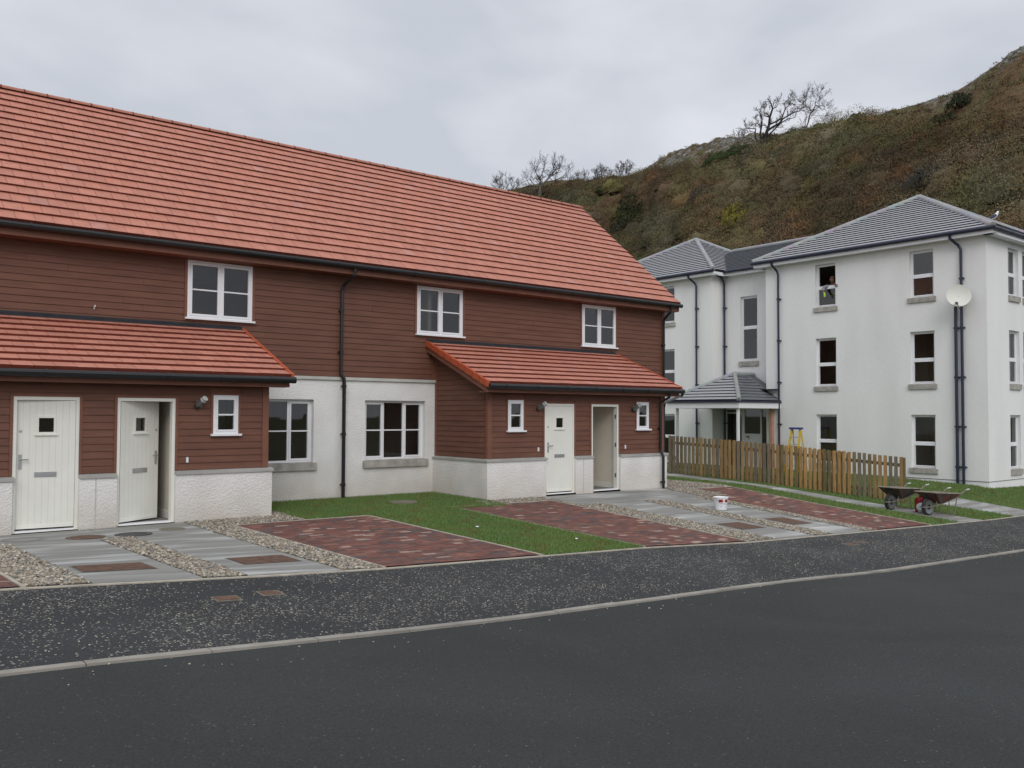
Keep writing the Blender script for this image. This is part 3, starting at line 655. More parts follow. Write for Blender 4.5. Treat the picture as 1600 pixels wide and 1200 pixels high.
    if not far: door(H, dx, *D1, Yc - .02, 'R', math.radians(4.5)); door(H, dx, *D2, Yc - .02, 'L', math.radians(29))
    else: door(H, dx, *D1, Yc - .02, 'R', 0.0); door(H, dx, *D2, Yc - .02, 'R', None)
    # inside: lobby walls, floor, ceiling
    m = MB()
    m.box(Bx0 + .06, Bx1 - .06, Yc + .16, -.01, -.15, .02, 'floor'); m.box(X0 + .03, X1 - .03, Yc + .16, -.01, 2.36, 2.38, 'int')
    for xx in (12.55, 13.86, 15.17): m.box(xx + dx, xx + dx + .1, Yc + .155, -.012, .02, 2.36, 'int')
    for xx in (12.65, 13.845, 13.96, 15.155): m.box(xx + dx, xx + dx + .014, Yc + .16, -.013, .02, .14, 'door')
    m.box(15.135 + dx, 15.166 + dx, Yc + .10, Yc + .19, .0, 2.1, 'door')
    m.box(15.162 + dx, 15.169 + dx, -1.05, -.97, 1.05, 1.13, 'upvc')
    m.build('lobby', p)
    for lx in ((12.513, 15.677) if far else (15.529,)):
        m = MB(); x = lx + dx; y = Yc - .02; m.box(x - .05, x + .05, y - .02, y, 1.95, 2.07, 'grey')
        m.tube([(x - .03, y - .03, 1.98), (x + .035, y - .20, 2.10)], [.045, .055], 'grey', 12); m.tube([(x - .045, y - .012, 1.945), (x - .03, y - .03, 1.98)], [.05, .045], 'black', 12); m.tube([(x + .02, y - .165, 2.075), (x + .04, y - .21, 2.107)], [.058, .05], 'lens', 12)
        m.build('wall_lamp', H)
    m = MB(); bxs = (12.49, 15.36) if far else (15.34,)
    for bx_ in bxs: m.box(bx_ + dx - .018, bx_ + dx + .018, Yc - .045, Yc - .022, 1.0, 1.09, 'upvc')
    pieces(m, 'door_bell', H)
    if far: pipe(H, [(16.62 + dx, -2.45, 2.42), (16.62 + dx, -2.42, 2.3), (16.62 + dx, -2.13, 2.16), (16.62 + dx, -2.12, .93), (16.62 + dx, -2.215, .78), (16.62 + dx, -2.215, -.04)], brk=[(16.62 + dx, -2.12, 1.5), (16.62 + dx, -2.215, .12)])

porch(0, True); porch(-10.83, False)
# rooms behind the windows
m = MB(); m.box(-5.9, 19.1, .29, 7.6, -.15, 0.0, 'floor'); m.box(-5.9, 19.1, .29, 7.6, 2.42, 2.62, 'int'); m.box(-5.9, 19.1, .0, 7.6, 4.93, 4.96, 'int')
m.box(-5.9, 19.1, 4.2, 4.3, 0, 2.42, 'int'); m.box(-5.9, 19.1, 4.2, 4.3, 2.62, 4.93, 'int')
for xx in (3.1, 8.48, 11.0, 13.9): m.box(xx, xx + .1, .285, 4.2, 0, 2.42, 'int'); m.box(xx, xx + .1, .285, 4.2, 2.62, 4.93, 'int')
m.box(7.7, 8.4, 4.19, 4.2, 0, 2.05, 'under'); m.box(6.6, 7.4, 4.0, 4.19, .9, 1.9, 'floor')
m.build('room', H)
m = MB(TX(0)); m.box(3.455, 3.475, .026, .034, 3.75, 3.80, 'upvcg'); m.box(3.462, 3.49, .026, .05, 3.79, 3.83, 'upvcg'); m.build('cable_clip', H)
# ------------------------------------------------------------------ white three-storey flats
FX, FY = 28.494, -5.288
A = thing('apartment_building', (FX + 4, FY + 4, -.3), 'white roughcast three storey block of flats with grey hipped roofs and dark blue downpipes', 'building')
Tf = lambda u, d, z: (FX - d, FY + u, z)
Ts = lambda u, d, z: (FX + u, FY - d, z)
cw = [(1.66, 2.485), (5.22, 6.045)]; cl = [(12.81, 13.635), (16.4, 17.2)]
lv = [(.10, 1.88), (2.91, 4.68), (5.83, 7.42)]
holes = [(a, b, c, d) for a, b in cw + cl for c, d in lv]
DW = 8.6; SW = [(1.66, 2.485), (2.80, 3.625), (6.2, 7.0)]
m = MB(Tf)
wall(m, 0, 8.2, -1.2, 7.62, [h for h in holes if h[0] < 8], .3, 'harl2', 'int'); wall(m, 10.81, 19, -1.2, 7.62, [h for h in holes if h[0] > 9], .3, 'harl2', 'int')
ent = (8.62, 11.0, -.3, 2.12); stw = (9.12, 9.95, 4.04, 6.70)
wall(m, 8.2, 10.81, -1.2, 7.62, [(8.62, 10.81, -.25, 2.12), stw], .3, 'harl2', 'int', d=-.75)
m.poly([(10.81, 0, -1.2), (10.81, -.75, -1.2), (10.81, -.75, 7.62), (10.81, 0, 7.62)], 'harl2'); m.poly([(8.2, 0, -1.2), (8.2, -.75, -1.2), (8.2, -.75, 7.62), (8.2, 0, 7.62)], 'harl2')
m.T = Ts; wall(m, 0, DW, -1.2, 7.62, [(a, b, c, d) for a, b in SW for c, d in lv], .3, 'harl2', 'int')
m.T = None
m.poly([(FX + DW, FY, -1.2), (FX + DW, FY + 19, -1.2), (FX + DW, FY + 19, 7.62), (FX + DW, FY, 7.62)], 'harl2'); m.poly([(FX, FY + 19, -1.2), (FX + DW, FY + 19, -1.2), (FX + DW, FY + 19, 7.62), (FX, FY + 19, 7.62)], 'harl2')
m.build('wall', A)
m = MB(Tf); m.box(-.012, 8.2, .001, .014, -.245, -.225, 'bead'); m.box(10.81, 19, .001, .014, -.245, -.225, 'bead'); m.T = Ts; m.box(.0, DW, .001, .012, -.245, -.225, 'bead'); m.build('plinth_bead', A)

for a, b in cw + cl:
    for i, (c, d) in enumerate(lv):
        up = (a == 5.22 and i == 2)
        window(Tf, A, a, b, c, d, -.11, [(1, 1)], bar=False, transom=c + (d - c) * .46, lip=False, fr=.045, sash=.035, bottom=.05, openup=up, label='window with its upper sash open' if up else None)
        stone_sill(Tf, A, a - .07, b + .06, c - .17, c - .005, -.2, .06)
for a, b in SW:
    for c, d in lv:
        window(Ts, A, a, b, c, d, -.11, [(1, 1)], bar=False, transom=c + (d - c) * .46, lip=False, fr=.045, sash=.035, bottom=.05)
        stone_sill(Ts, A, a - .02, b + .02, c - .19, c - .005, -.2, .06)
Tm = lambda u, d, z: (FX + .75 - d, FY + u, z)
window(Tm, A, *stw[:2], *stw[2:], -.1, [(1, 1)], bar=False, transom=5.42, lip=False, fr=.05, sash=.04, bottom=.06); stone_sill(Tm, A, stw[0] - .06, stw[1] + .06, 3.84, 4.035, -.2, .06)
m = MB()
for z in (-.25, 2.55, 5.35, 7.56):
    for ya, yb, xa in ((.31, 8.1, .31), (8.1, 11.1, 1.1), (11.1, 18.9, .31)):
        if z < 7 and ya == 8.1 and z > 0: xa = 2.4
        m.box(FX + xa, FX + DW - .1, FY + ya, FY + yb, z - .1, z, 'int' if z > 7 else 'floor')
m.box(FX + 4, FX + 4.1, FY + .3, FY + 18.9, -.2, 7.5, 'int')
for y in (3.8, 8.0, 11.0, 15): m.box(FX + .76, FX + 4, FY + y, FY + y + .1, -.2, 7.5, 'int')
m.build('room', A)
# roofs
SL = (.36, .365, .38)
def scol(): k = random.uniform(.97, 1.03); return tuple(c * k for c in SL)
def hip_face(mb, p0, p1, ap, n, lift=.04):
    """triangular roof face from eaves p0-p1 up to apex ap, in stepped courses"""
    p0, p1, ap = Vector(p0), Vector(p1), Vector(ap); nn = (p1 - p0).cross(ap - p0).normalized()
    if nn.z < 0: nn = -nn
    mb.poly([p0 - nn * .03, p1 - nn * .03, ap - nn * .03], 'slateu')
    for k in range(n):
        t0, t1 = k / n, min((k + 1.06) / n, 1)
        a, b, c, d = p0.lerp(ap, t0), p1.lerp(ap, t0), p1.lerp(ap, t1), p0.lerp(ap, t1); w = (b - a).length; q = max(1, int(w / 30))
        for i in range(q):
            s0, s1 = i / q, (i + 1) / q; cc = scol()
            mb.poly([a.lerp(b, s0) + nn * lift, a.lerp(b, s1) + nn * lift, d.lerp(c, s1), d.lerp(c, s0)], 'slate', cc)
        mb.poly([a - nn * .035, b - nn * .035, b + nn * lift, a + nn * lift], 'slateu')
def hip_tube(mb, a, b, r=.1):
    a, b = Vector(a), Vector(b); L = (b - a).length; n = max(2, int(L / .42)); d = (b - a) / n
    for i in range(n): c = tuple(x * random.uniform(.8, .95) for x in SL); mb.tube([a + d * i + d * .015, a + d * (i + 1)], [r, r * .96], 'slate', 10, c)
def pyramid(x0, x1, y0, y1, z, ax, ay, az, n, name='roof'):
    P = [(x0, y0, z), (x0, y1, z), (x1, y1, z), (x1, y0, z)]; ap = (ax, ay, az); m = MB()
    for i in range(4): hip_face(m, P[i], P[(i + 1) % 4], ap, n)
    r = m.build(name, A); h = MB()
    for p in P: hip_tube(h, (p[0], p[1], p[2] + .02), (ax, ay, az + .03))
    h.build('hip_tiles', r); return r
EZ = 7.80
r1 = pyramid(FX - .36, FX + DW, FY - .36, FY + 8.56, EZ, FX + 4.1, FY + 4.1, 10.24, 19)
r2 = pyramid(FX - .36, FX + DW, FY + 10.45, FY + 19.36, EZ, FX + 4.1, FY + 14.95, 10.24, 19)
m = MB(); hx = FX + 4.2; hz = 9.40; n = 14; a, b = (FX + .39, EZ - .02), (hx, hz)
for k in range(n):
    t0, t1 = k / n, (k + 1.05) / n; q = lambda t, h: (a[0] + (b[0] - a[0]) * t, a[1] + (b[1] - a[1]) * t + h)
    (xa, za), (xb, zb) = q(t0, .02), q(min(t1, 1), 0)
    m.poly([(xa, FY + 6.2, za), (xb, FY + 6.2, zb), (xb, FY + 13.0, zb), (xa, FY + 13.0, za)], 'slated'); m.poly([(xa, FY + 6.2, za - .03), (xa, FY + 13, za - .03), (xa, FY + 13, za), (xa, FY + 6.2, za)], 'slateu')
m.poly([(hx, FY + 6.2, hz), (hx + 4, FY + 6.2, EZ), (hx + 4, FY + 13, EZ), (hx, FY + 13, hz)], 'slated')
rm = m.build('roof', A); rm['label'] = 'darker slate roof between the two hipped roofs'
m = MB(); hip_tube(m, (hx, FY + 7.6, hz + .02), (hx, FY + 12.9, hz + .02), .09); m.build('ridge', rm)
m = MB(Tf)
for u0, u1, d in ((-.335, 8.53, 0), (10.48, 19.3, 0), (8.53, 10.48, -.75)):
    m.box(u0, u1, d + .31, d + .335, 7.585, 7.73, 'upvc'); m.box(u0, u1, d - .02, d + .31, 7.60, 7.62, 'upvc')
m.box(8.505, 8.53, -.42, .31, 7.585, 7.73, 'upvc'); m.box(10.48, 10.505, -.42, .31, 7.585, 7.73, 'upvc')
m.T = Ts; m.box(-.31, DW, .31, .335, 7.585, 7.73, 'upvc'); m.box(-.31, DW, -.02, .31, 7.60, 7.62, 'upvc'); m.build('fascia', A)
gutter(A, Tf(-.42, .40, 7.755), Tf(8.58, .40, 7.755), .062, 'blue'); gutter(A, Tf(10.42, .40, 7.755), Tf(19.4, .40, 7.755), .062, 'blue')
gutter(A, Tf(8.5, -.35, 7.755), Tf(10.5, -.35, 7.755), .062, 'blue'); gutter(A, Ts(-.40, .40, 7.755), Ts(DW, .40, 7.755), .062, 'blue')
def fpipe(u, off, z1, z0=-.35, d=0., neck=True, r=.05):
    pts = ([(u + off, d + .40, 7.72), (u + off, d + .36, 7.6), (u + off * .3, d + .12, 7.38), (u, d + .09, 7.24)] if neck else [(u, d + .09, z1)]) + [(u, d + .09, z0)]
    b = [Tf(u, d + .09, z) for z in (6.3, 4.7, 3.1, 1.5, .2) if z < z1]
    m = MB(); m.tube([Tf(*p) for p in pts], r, 'blue', 10)
    for (x, y, z) in b: m.tube([(x, y, z - .035), (x, y, z + .035)], r + .014, 'blue', 10); m.box(x, x + .09, y - .08, y + .08, z - .02, z + .02, 'blue')
    return m.build('downpipe', A)
fpipe(.74, .22, 7.2, r=.046); fpipe(.93, 0, 5.4, neck=False); fpipe(7.58, .1, 7.2, r=.042); fpipe(11.55, .2, 7.2, r=.042); fpipe(10.68, .0, 7.2, d=-.75, r=.042)
# satellite dish
m = MB(); c = Vector(Tf(.64, .50, 5.70)); nrm = Vector((-.80, -.56, .22)).normalized(); e1 = nrm.orthogonal().normalized(); e2 = nrm.cross(e1); rad = .37
NR, NS = 8, 32
for i in range(NR):
    for k in range(NS):
        def q(ii, kk, o=0): r = rad * ii / NR; t = 2 * math.pi * kk / NS; return c + (e1 * math.cos(t) + e2 * math.sin(t)) * r + nrm * (.09 * (ii / NR) ** 2 - .09 + o)
        m.poly([q(i, k), q(i + 1, k), q(i + 1, k + 1), q(i, k + 1)], 'dish'); m.poly([q(i, k, -.012), q(i + 1, k, -.012), q(i + 1, k + 1, -.012), q(i, k + 1, -.012)], 'dish')
for k in range(NS): m.poly([q(NR, k), q(NR, k + 1), q(NR, k + 1, -.03), q(NR, k, -.03)], 'dish')

sdh = m.build('satellite_dish', A, smooth=False); m = MB()
lo = c - Vector((0, 0, 1)) * .38 ; m.tube([c - nrm * .1, Tf(.70, .02, 5.66)], .03, 'grey', 8); m.box(FX - .04, FX - .0, FY + .56, FY + .84, 5.5, 5.8, 'grey')
fp = c + nrm * .26 - Vector((0, 0, .33)) + Vector((-.02, .10, 0)); m.tube([lo - nrm * .02, lo + nrm * .12 - Vector((0, 0, .1)), fp], .016, 'grey', 6); m.tube([fp - nrm * .02, fp - nrm * .12 + Vector((0, 0, .05))], .045, 'grey', 10)
m.build('receiver_arm', sdh)
# entrance canopy
CX, CY0, CY1 = FX - 2.62, FY + 7.55, FY + 11.0; ze = 2.40; ap1 = (FX - .55, FY + 9.28, 3.46); ap2 = (FX + .75, FY + 9.28, 3.46)
m = MB(); hip_face(m, (CX, CY0, ze), (CX, CY1, ze), ap1, 9)
for sgn, y0 in ((1, CY0), (-1, CY1)):
    a = Vector((CX, y0, ze)); b = Vector((FX - .0, y0, ze)); c_ = Vector(ap1); d_ = Vector((FX + .1, FY + 9.28, 3.46)); n = 9
    nn = (b - a).cross(c_ - a).normalized(); nn = -nn if nn.z < 0 else nn
    m.poly([a - nn * .03, b - nn * .03, d_ - nn * .03, c_ - nn * .03], 'slateu')
    for k in range(n):
        t0, t1 = k / n, min((k + 1.06) / n, 1); p, q_, r_, s_ = a.lerp(c_, t0), b.lerp(d_, t0), b.lerp(d_, t1), a.lerp(c_, t1)
        m.poly([p + nn * .022, q_ + nn * .022, r_, s_], 'slated2', (1, 1, 1)); m.poly([p - nn * .035, q_ - nn * .035, q_ + nn * .022, p + nn * .022], 'slateu')
m.poly([(FX, FY + 8.2, ze + .35), (FX + .75, FY + 8.2, ze + .35), (FX + .75, FY + 9.28, 3.45), (FX, FY + 9.28, 3.45)], 'slated2'); m.poly([(FX, FY + 10.81, ze + .1), (FX + .75, FY + 10.81, ze + .1), (FX + .75, FY + 9.28, 3.45), (FX, FY + 9.28, 3.45)], 'slated2')

can = m.build('canopy', A); can['label'] = 'grey tiled hipped canopy over the entrance'
m = MB(); hip_tube(m, (CX, CY0, ze + .02), (*ap1[:2], 3.49), .085); hip_tube(m, (CX, CY1, ze + .02), (*ap1[:2], 3.49), .085); hip_tube(m, (*ap1[:2], 3.48), (FX + .7, ap1[1], 3.48), .085)
m.box(FX - .35, FX - .005, FY + 7.62, FY + 8.3, 2.82, 2.85, 'lead'); pieces(m, 'hip_tiles', can)
m = MB(); m.box(CX + .02, CX + .045, CY0 + .02, CY1 - .02, 2.10, 2.335, 'upvc'); m.box(CX + .045, FX - .002, CY0 + .02, CY0 + .045, 2.10, 2.335, 'upvc'); m.box(CX + .045, FX - .002, CY1 - .045, CY1 - .02, 2.10, 2.335, 'upvc')
m.box(CX + .045, FX - .002, CY0 + .045, CY1 - .045, 2.16, 2.18, 'upvc'); m.box(CX - .04, CX + .018, CY0 - .03, CY1 + .03, 2.31, 2.375, 'blue'); m.box(CX + .018, FX - .002, CY0 - .03, CY0 + .018, 2.31, 2.375, 'blue'); m.build('fascia', can)
for x, y, w, mt in ((CX + .16, CY0 + .16, .085, 'upvc'), (CX + .16, CY1 - .42, .085, 'greyp'), (FX - .10, CY0 + .36, .12, 'pinkb')):
    m = MB(); m.box(x - w / 2, x + w / 2, y - w / 2, y + w / 2, -.5, 2.16, mt); o = m.build('post', can)

# entrance screen
m = MB(Tm); d = -.12
for u in (8.62, 9.03, 9.86, 9.93, 10.74): m.box(u, u + .07, d - .08, d, -.25, 2.12, 'upvc')
for a, b, z in ((8.69, 9.03, 2.05), (9.10, 9.86, 2.05), (10.0, 10.74, 1.90), (9.10, 9.86, 1.02), (10.0, 10.74, 2.05)): m.box(a, b, d - .08, d - .002, z, z + .07, 'upvc')
m.box(9.10, 9.86, d - .06, d - .02, -.25, 1.02, 'upvc'); es = m.build('entrance_screen', A)
m = MB(Tm)
for a, b, z0, z1 in ((8.69, 9.03, -.2, 2.05), (9.10, 9.86, 1.09, 2.05), (10.0, 10.74, -.2, 1.90), (10.0, 10.74, 1.97, 2.05)): gpoly(m, Tm, [(a - .003, d - .04, z0), (b + .003, d - .04, z0), (b + .003, d - .04, z1 + .003), (a - .003, d - .04, z1 + .003)])
m.build('pane', es)
m = MB(Tm); m.box(9.62, 9.80, d - .018, d - .008, .86, 1.0, 'upvc'); m.box(9.63, 9.79, d - .008, d - .004, .93, .99, 'redp'); m.box(9.63, 9.70, d - .008, d - .005, .87, .91, 'bead'); m.build('notice', es)

# ------------------------------------------------------------------ picket fence
P2, P1 = Vector((21.62, 1.9, 0)), Vector((23.04, -5.35, 0)); Lf = (P1 - P2).length; df = (P1 - P2) / Lf; nf = Vector((-df.y, df.x, 0))
if nf.x > 0: nf = -nf      # towards the terrace
FN = thing('picket_fence', (22.4, -1.8, gz(22.4, -1.8)), 'weathered brown timber picket fence between the terrace and the white flats', 'fence')
def fcol(t, u):
    base = (.37, .225, .09) if (.5 < t < .82 and u < .8) else ((.29, .185, .085) if u < .45 else ((.18, .15, .105) if u < .8 else (.19, .15, .075)))
    k = random.uniform(.8, 1.12); return tuple(c * k for c in base)
def at_f(s, off=0., z=0.): p = P2 + df * s + nf * off; return (p.x, p.y, gz(p.x, p.y) + z)
def slat(s0, s1, off, th, z0, z1, c, par=FN, name='picket', zr=None):
    m = MB(); a, b = at_f(s0, off), at_f(s1, off); c_, d_ = at_f(s1, off + th), at_f(s0, off + th); zz = at_f((s0 + s1) / 2)[2]
    if zr: P = [a, b, c_, d_]; m.hexa([(p[0], p[1], p[2] + z0) for p in P] + [(p[0], p[1], p[2] + z1) for p in P], 'wood', c)
    else: P = [a, b, c_, d_]; m.hexa([(p[0], p[1], zz + z0) for p in P] + [(p[0], p[1], zz + z1) for p in P], 'wood', c)
    return m.build(name, par)
s = .0; k = 0
while s < Lf - .12:
    t = s / Lf; w = random.uniform(.088, .098); slat(s, s + w, .03, .02, .04 + random.uniform(-.01, .015), 1.26 + random.uniform(-.012, .012), fcol(t, random.random())); s += .142; k += 1
s = .30
while s < Lf * .78:      # pickets on the far face fill some of the gaps
    t = s / Lf
    if (.2 < t < .36) or (.42 < t < .78):
        if random.random() < .86: slat(s + .06, s + .155, -.065, .02, .05, 1.22, fcol(t, random.random() * .7))
    s += .142
for z in (.22, .98):
    n = 6
    for i in range(n): slat(Lf * i / n, Lf * (i + 1) / n - .004, -.02, .045, z, z + .09, (.15, .105, .06), name='rail', zr=1)
for s in (0.02, 1.9, 3.75, 5.6, Lf - .10): slat(s, s + .09, -.05 if s < Lf - .5 else -.05, .075 if s < Lf - .5 else .095, -.05, 1.24, (.17, .12, .055), name='post')
# ------------------------------------------------------------------ small ground things
for (x, y, lab, c) in ((1.85, -3.02, 'round concrete drain cover before the leftmost front door', 'slab'), (2.63, -3.28, 'rusty brown round drain cover set between the two left front doors', 'iron'), (3.3, -3.3, 'dark round drain cover before the ajar front door', 'lead'), (3.98, -2.98, 'small brownish round drain cover nearest the gravel at the ajar door', 'dull')):
    m = MB(); r = .27 if c != 'slab' else .3; z = gz(x, y) + .021; r = .2 if c == 'dull' else r; b = [(x + r * math.cos(t * math.pi / 16), y + r * math.sin(t * math.pi / 16), gz(x, y + r * math.sin(t * math.pi / 16)) + .026) for t in range(32)]; m.poly(b, c)
    for i in range(32): p, q = b[i], b[(i + 1) % 32]; m.poly([p, q, (q[0], q[1], q[2] - .03), (p[0], p[1], p[2] - .03)], c)
    b2 = [(x + (p[0] - x) * .86, y + (p[1] - y) * .86, p[2] + .003) for p in b]; b3 = [(x + (p[0] - x) * .80, y + (p[1] - y) * .80, p[2] + .003) for p in b]
    for i in range(32): m.poly([b2[i], b2[(i + 1) % 32], b3[(i + 1) % 32], b3[i]], 'bed')
    tag(m.build('drain_cover'), lab, 'drain cover', 'round covers before the left doors')
CL = ['rusty inset manhole cover in the leftmost slab path', 'rusty inset manhole cover in the slab path of the ajar door', 'rusty inset manhole cover in the slab path nearer the white bucket', 'rusty inset manhole cover in the rightmost slab path by the far brick drive']
for (a, b, c, d), lab in zip(COV, CL):
    m = MB(); t = .022; P = [(a, c), (b, c), (b, d), (a, d)]; m.hexa([(x, y, gz(x, y) - .02) for x, y in P] + [(x, y, gz(x, y) + .022) for x, y in P], 'grey')
    e = .02; nx = 4; ny = 6; hx = (b - a - 2 * e) / nx; hy = (d - c - 2 * e) / ny
    for i in range(nx):
        for j in range(ny):
            x0, x1, y0, y1 = a + e + i * hx + .002, a + e + (i + 1) * hx - .002, c + e + j * hy + .002, c + e + (j + 1) * hy - .002
            m.poly([(x, y, gz(x, y) + .0255) for x, y in ((x0, y0), (x1, y0), (x1, y1), (x0, y1))], 'iron')
    tag(m.build('manhole_cover'), lab, 'manhole cover', 'inset covers in the slab paths')
for (x, y, w, lab) in ((2.62, -8.83, .26, 'flat brown service cover in the black pavement, left of the pair'), (3.12, -8.72, .24, 'flat brown service cover in the black pavement, right of the pair'), (14.25, -8.75, .30, 'worn service cover in the pavement beyond the white bucket'), (14.75, -8.68, .26, 'smallest service cover, rightmost in the black pavement')):
    m = MB(); P = [(x - w / 2, y - .1), (x + w / 2, y - .1), (x + w / 2, y + .1), (x - w / 2, y + .1)]; m.hexa([(p, q, gz(p, q) - .02) for p, q in P] + [(p, q, gz(p, q) + .006) for p, q in P], 'dull')
    P = [(x - w / 2 + .02, y - .08), (x + w / 2 - .02, y - .08), (x + w / 2 - .02, y + .08), (x - w / 2 + .02, y + .08)]; m.poly([(p, q, gz(p, q) + .0085) for p, q in P], 'iron')
    tag(m.build('service_cover'), lab, 'service cover', 'small covers in the pavement')
m = MB(); x, y = 9.15, -1.62; m.poly([(x + .3 * math.cos(t * math.pi / 12), y + .3 * math.sin(t * math.pi / 12), gz(x, y) + .052) for t in range(24)], 'dull')
for i in range(24): t0, t1 = i * math.pi / 12, (i + 1) * math.pi / 12; m.poly([(x + .3 * math.cos(t0), y + .3 * math.sin(t0), 0.02), (x + .3 * math.cos(t1), y + .3 * math.sin(t1), .02), (x + .3 * math.cos(t1), y + .3 * math.sin(t1), -.05), (x + .3 * math.cos(t0), y + .3 * math.sin(t0), -.05)], 'dull')
tag(m.build('drain_cover'), 'round drain cover sunk in the lawn under the three-light window', 'drain cover')
for (x, y, lab) in ((8.33, -5.31, 'crumpled white paper scrap in the middle of the lawn'), (9.0, -7.05, 'pale paper scrap on the lawn close to the pavement')):
    m = MB(); z = gz(x, y) + .05; pts = [(x + .032 * math.cos(t) * random.uniform(.6, 1.2), y + .028 * math.sin(t), z + random.uniform(0, .015)) for t in np.arange(0, 6.2, .8)]
    for i in range(len(pts)): m.poly([pts[i], pts[(i + 1) % len(pts)], (x, y, z + .018)], 'upvc'); m.poly([pts[i], pts[(i + 1) % len(pts)], (x, y, z - .012)], 'upvc')
    tag(m.build('paper_scrap'), lab, 'litter')
# bucket
bx, by = 15.33, -5.02; bz = gz(bx, by) + .019
B = thing('bucket', (bx, by, bz), 'white plastic bucket with a red printed band standing on the slab path', 'bucket')
m = MB(); m.lathe(bx, by, [(0, bz), (.125, bz), (.155, bz + .26), (.168, bz + .262), (.168, bz + .285), (.15, bz + .285), (.148, bz + .27), (.0, bz + .268)], 'upvc', 28); m.build('tub', B)
m = MB()
for a0, a1, z0, z1, mt in ((3.5, 4.1, .17, .235, 'redp'), (4.45, 5.05, .17, .235, 'redp'), (4.15, 4.4, .195, .205, 'redp'), (3.85, 3.95, .07, .09, 'bead'), (4.55, 4.65, .05, .075, 'bead')):
    for i in range(6):
        t0, t1 = a0 + (a1 - a0) * i / 6, a0 + (a1 - a0) * (i + 1) / 6; R = lambda z: .125 + .03 * z / .26 + .0022
        m.poly([(bx + R(z) * math.cos(t), by + R(z) * math.sin(t), bz + z) for t, z in ((t0, z0), (t1, z0), (t1, z1), (t0, z1))], mt)
m.build('printed_band', B); m = MB(); m.tube([(bx - .165, by, bz + .25), (bx - .16, by - .09, bz + .16), (bx, by - .175, bz + .13), (bx + .16, by - .09, bz + .16), (bx + .165, by, bz + .25)], .004, 'grey', 6); m.build('handle', B)
# wheelbarrows (built pointing to -x, then placed)
def barrow(x, y, rz, label, rust):
    z = gz(x, y) + .012; o = thing('wheelbarrow', (x, y, z), label, 'wheelbarrow', 'wheelbarrows parked by the fence', rz); o.scale = (.87, .87, .87)
    m = MB()   # wheel at origin, axle along y
    pr = [(.07, .03), (.19, .055), (.235, .035), (.24, 0), (.235, -.035), (.19, -.055), (.07, -.03)]; n = 24; R0 = .24
    for i in range(len(pr) - 1):
        for k in range(n):
            t0, t1 = 2 * math.pi * k / n, 2 * math.pi * (k + 1) / n
            m.poly([(pr[j][0] * math.cos(t), pr[j][1], R0 + pr[j][0] * math.sin(t)) for j, t in ((i, t0), (i, t1), (i + 1, t1), (i + 1, t0))], 'rubber' if pr[i][0] > .15 and pr[i + 1][0] > .15 else 'grey')
    m.tube([(0, -.11, R0), (0, .11, R0)], .018, 'grey', 8); m.build('wheel', o, local=True)
    m = MB()
    for s in (-1, 1):
        m.tube([(0, s * .1, .25), (.30, s * .16, .30), (.95, s * .27, .50), (1.22, s * .29, .66), (1.42, s * .29, .70)], .016, 'tubem', 8)
        m.tube([(.62, s * .22, .40), (.66, s * .23, .04), (.74, s * .23, .013), (.86, s * .23, .03), (.92, s * .26, .49)], .014, 'tubem', 8)
        m.tube([(.18, s * .135, .28), (.20, s * .15, .52)], .012, 'tubem', 6)
    m.tube([(0.02, -.12, .25), (-.22, -.12, .25), (-.29, -.06, .25), (-.29, .06, .25), (-.22, .12, .25), (.02, .12, .25)], .014, 'tubem', 8); m.tube([(.74, -.23, .013), (.74, .23, .013)], .012, 'tubem', 6)
    m.build('frame', o, local=True)
    m = MB()
    for s in (-1, 1): m.tube([(1.30, s * .29, .69), (1.45, s * .29, .705)], .021, 'grip', 8)
    m.build('grips', o, local=True)
    top = [(-.10, -.34, .66), (.98, -.36, .60), (.98, .36, .60), (-.10, .34, .66)]; bot = [(.28, -.19, .33), (.78, -.22, .42), (.78, .22, .42), (.28, .19, .33)]
    m = MB(); T_ = [Vector(p) for p in top]; B_ = [Vector(p) for p in bot]; cc = sum(T_, Vector()) / 4
    for i in range(4):
        j = (i + 1) % 4; m.poly([B_[i], B_[j], T_[j], T_[i]], rust); inn = lambda v: v + (Vector((cc.x, cc.y, v.z)) - v).normalized() * .012 + Vector((0, 0, .0))
        m.poly([inn(B_[i]), inn(T_[i]), inn(T_[j]), inn(B_[j])], 'mortar')
        a, b = T_[i], T_[j]; m.tube([a, b], .016, 'mortar', 6)
    m.poly(B_, rust); m.poly([v + Vector((0, 0, .03)) for v in B_], 'mortar'); m.build('tray', o, local=True)
    return o


barrow(20.66, -6.15, math.radians(-6), 'dark wheelbarrow with a cement-crusted rim, nearer the picket fence', 'greent')
barrow(20.86, -7.0, math.radians(-10), 'wheelbarrow with brown rusty tray parked nearer the pavement', 'rustt')
x, y = 21.28, -6.62; z = gz(x, y) + .02; m = MB(); m.lathe(x, y, [(0, z), (.13, z), (.145, z + .3), (.10, z + .36), (.04, z + .38), (.04, z + .42), (0, z + .42)], 'redp', 16); m.tube([(x - .08, y, z + .36), (x - .03, y - .02, z + .45), (x + .08, y, z + .36)], .012, 'redp', 6); tag(m.build('red_container'), 'red plastic container standing between the two wheelbarrows', 'container')
x, y = 21.12, -6.72; z = gz(x, y) + .02; m = MB()
for i in range(7):
    for k in range(12):
        def q(i, k): th = math.pi * i / 7; ph = 2 * math.pi * k / 12; r = .12 * (1 + .2 * math.sin(3 * ph + i)); return (x + r * math.sin(th) * math.cos(ph), y + r * math.sin(th) * math.sin(ph), z + .13 + .13 * math.cos(th))
        m.poly([q(i, k), q(i + 1, k), q(i + 1, k + 1), q(i, k + 1)], 'bag')
tag(m.build('plastic_sack'), 'crumpled pale sack beside the red container under a wheelbarrow', 'sack')
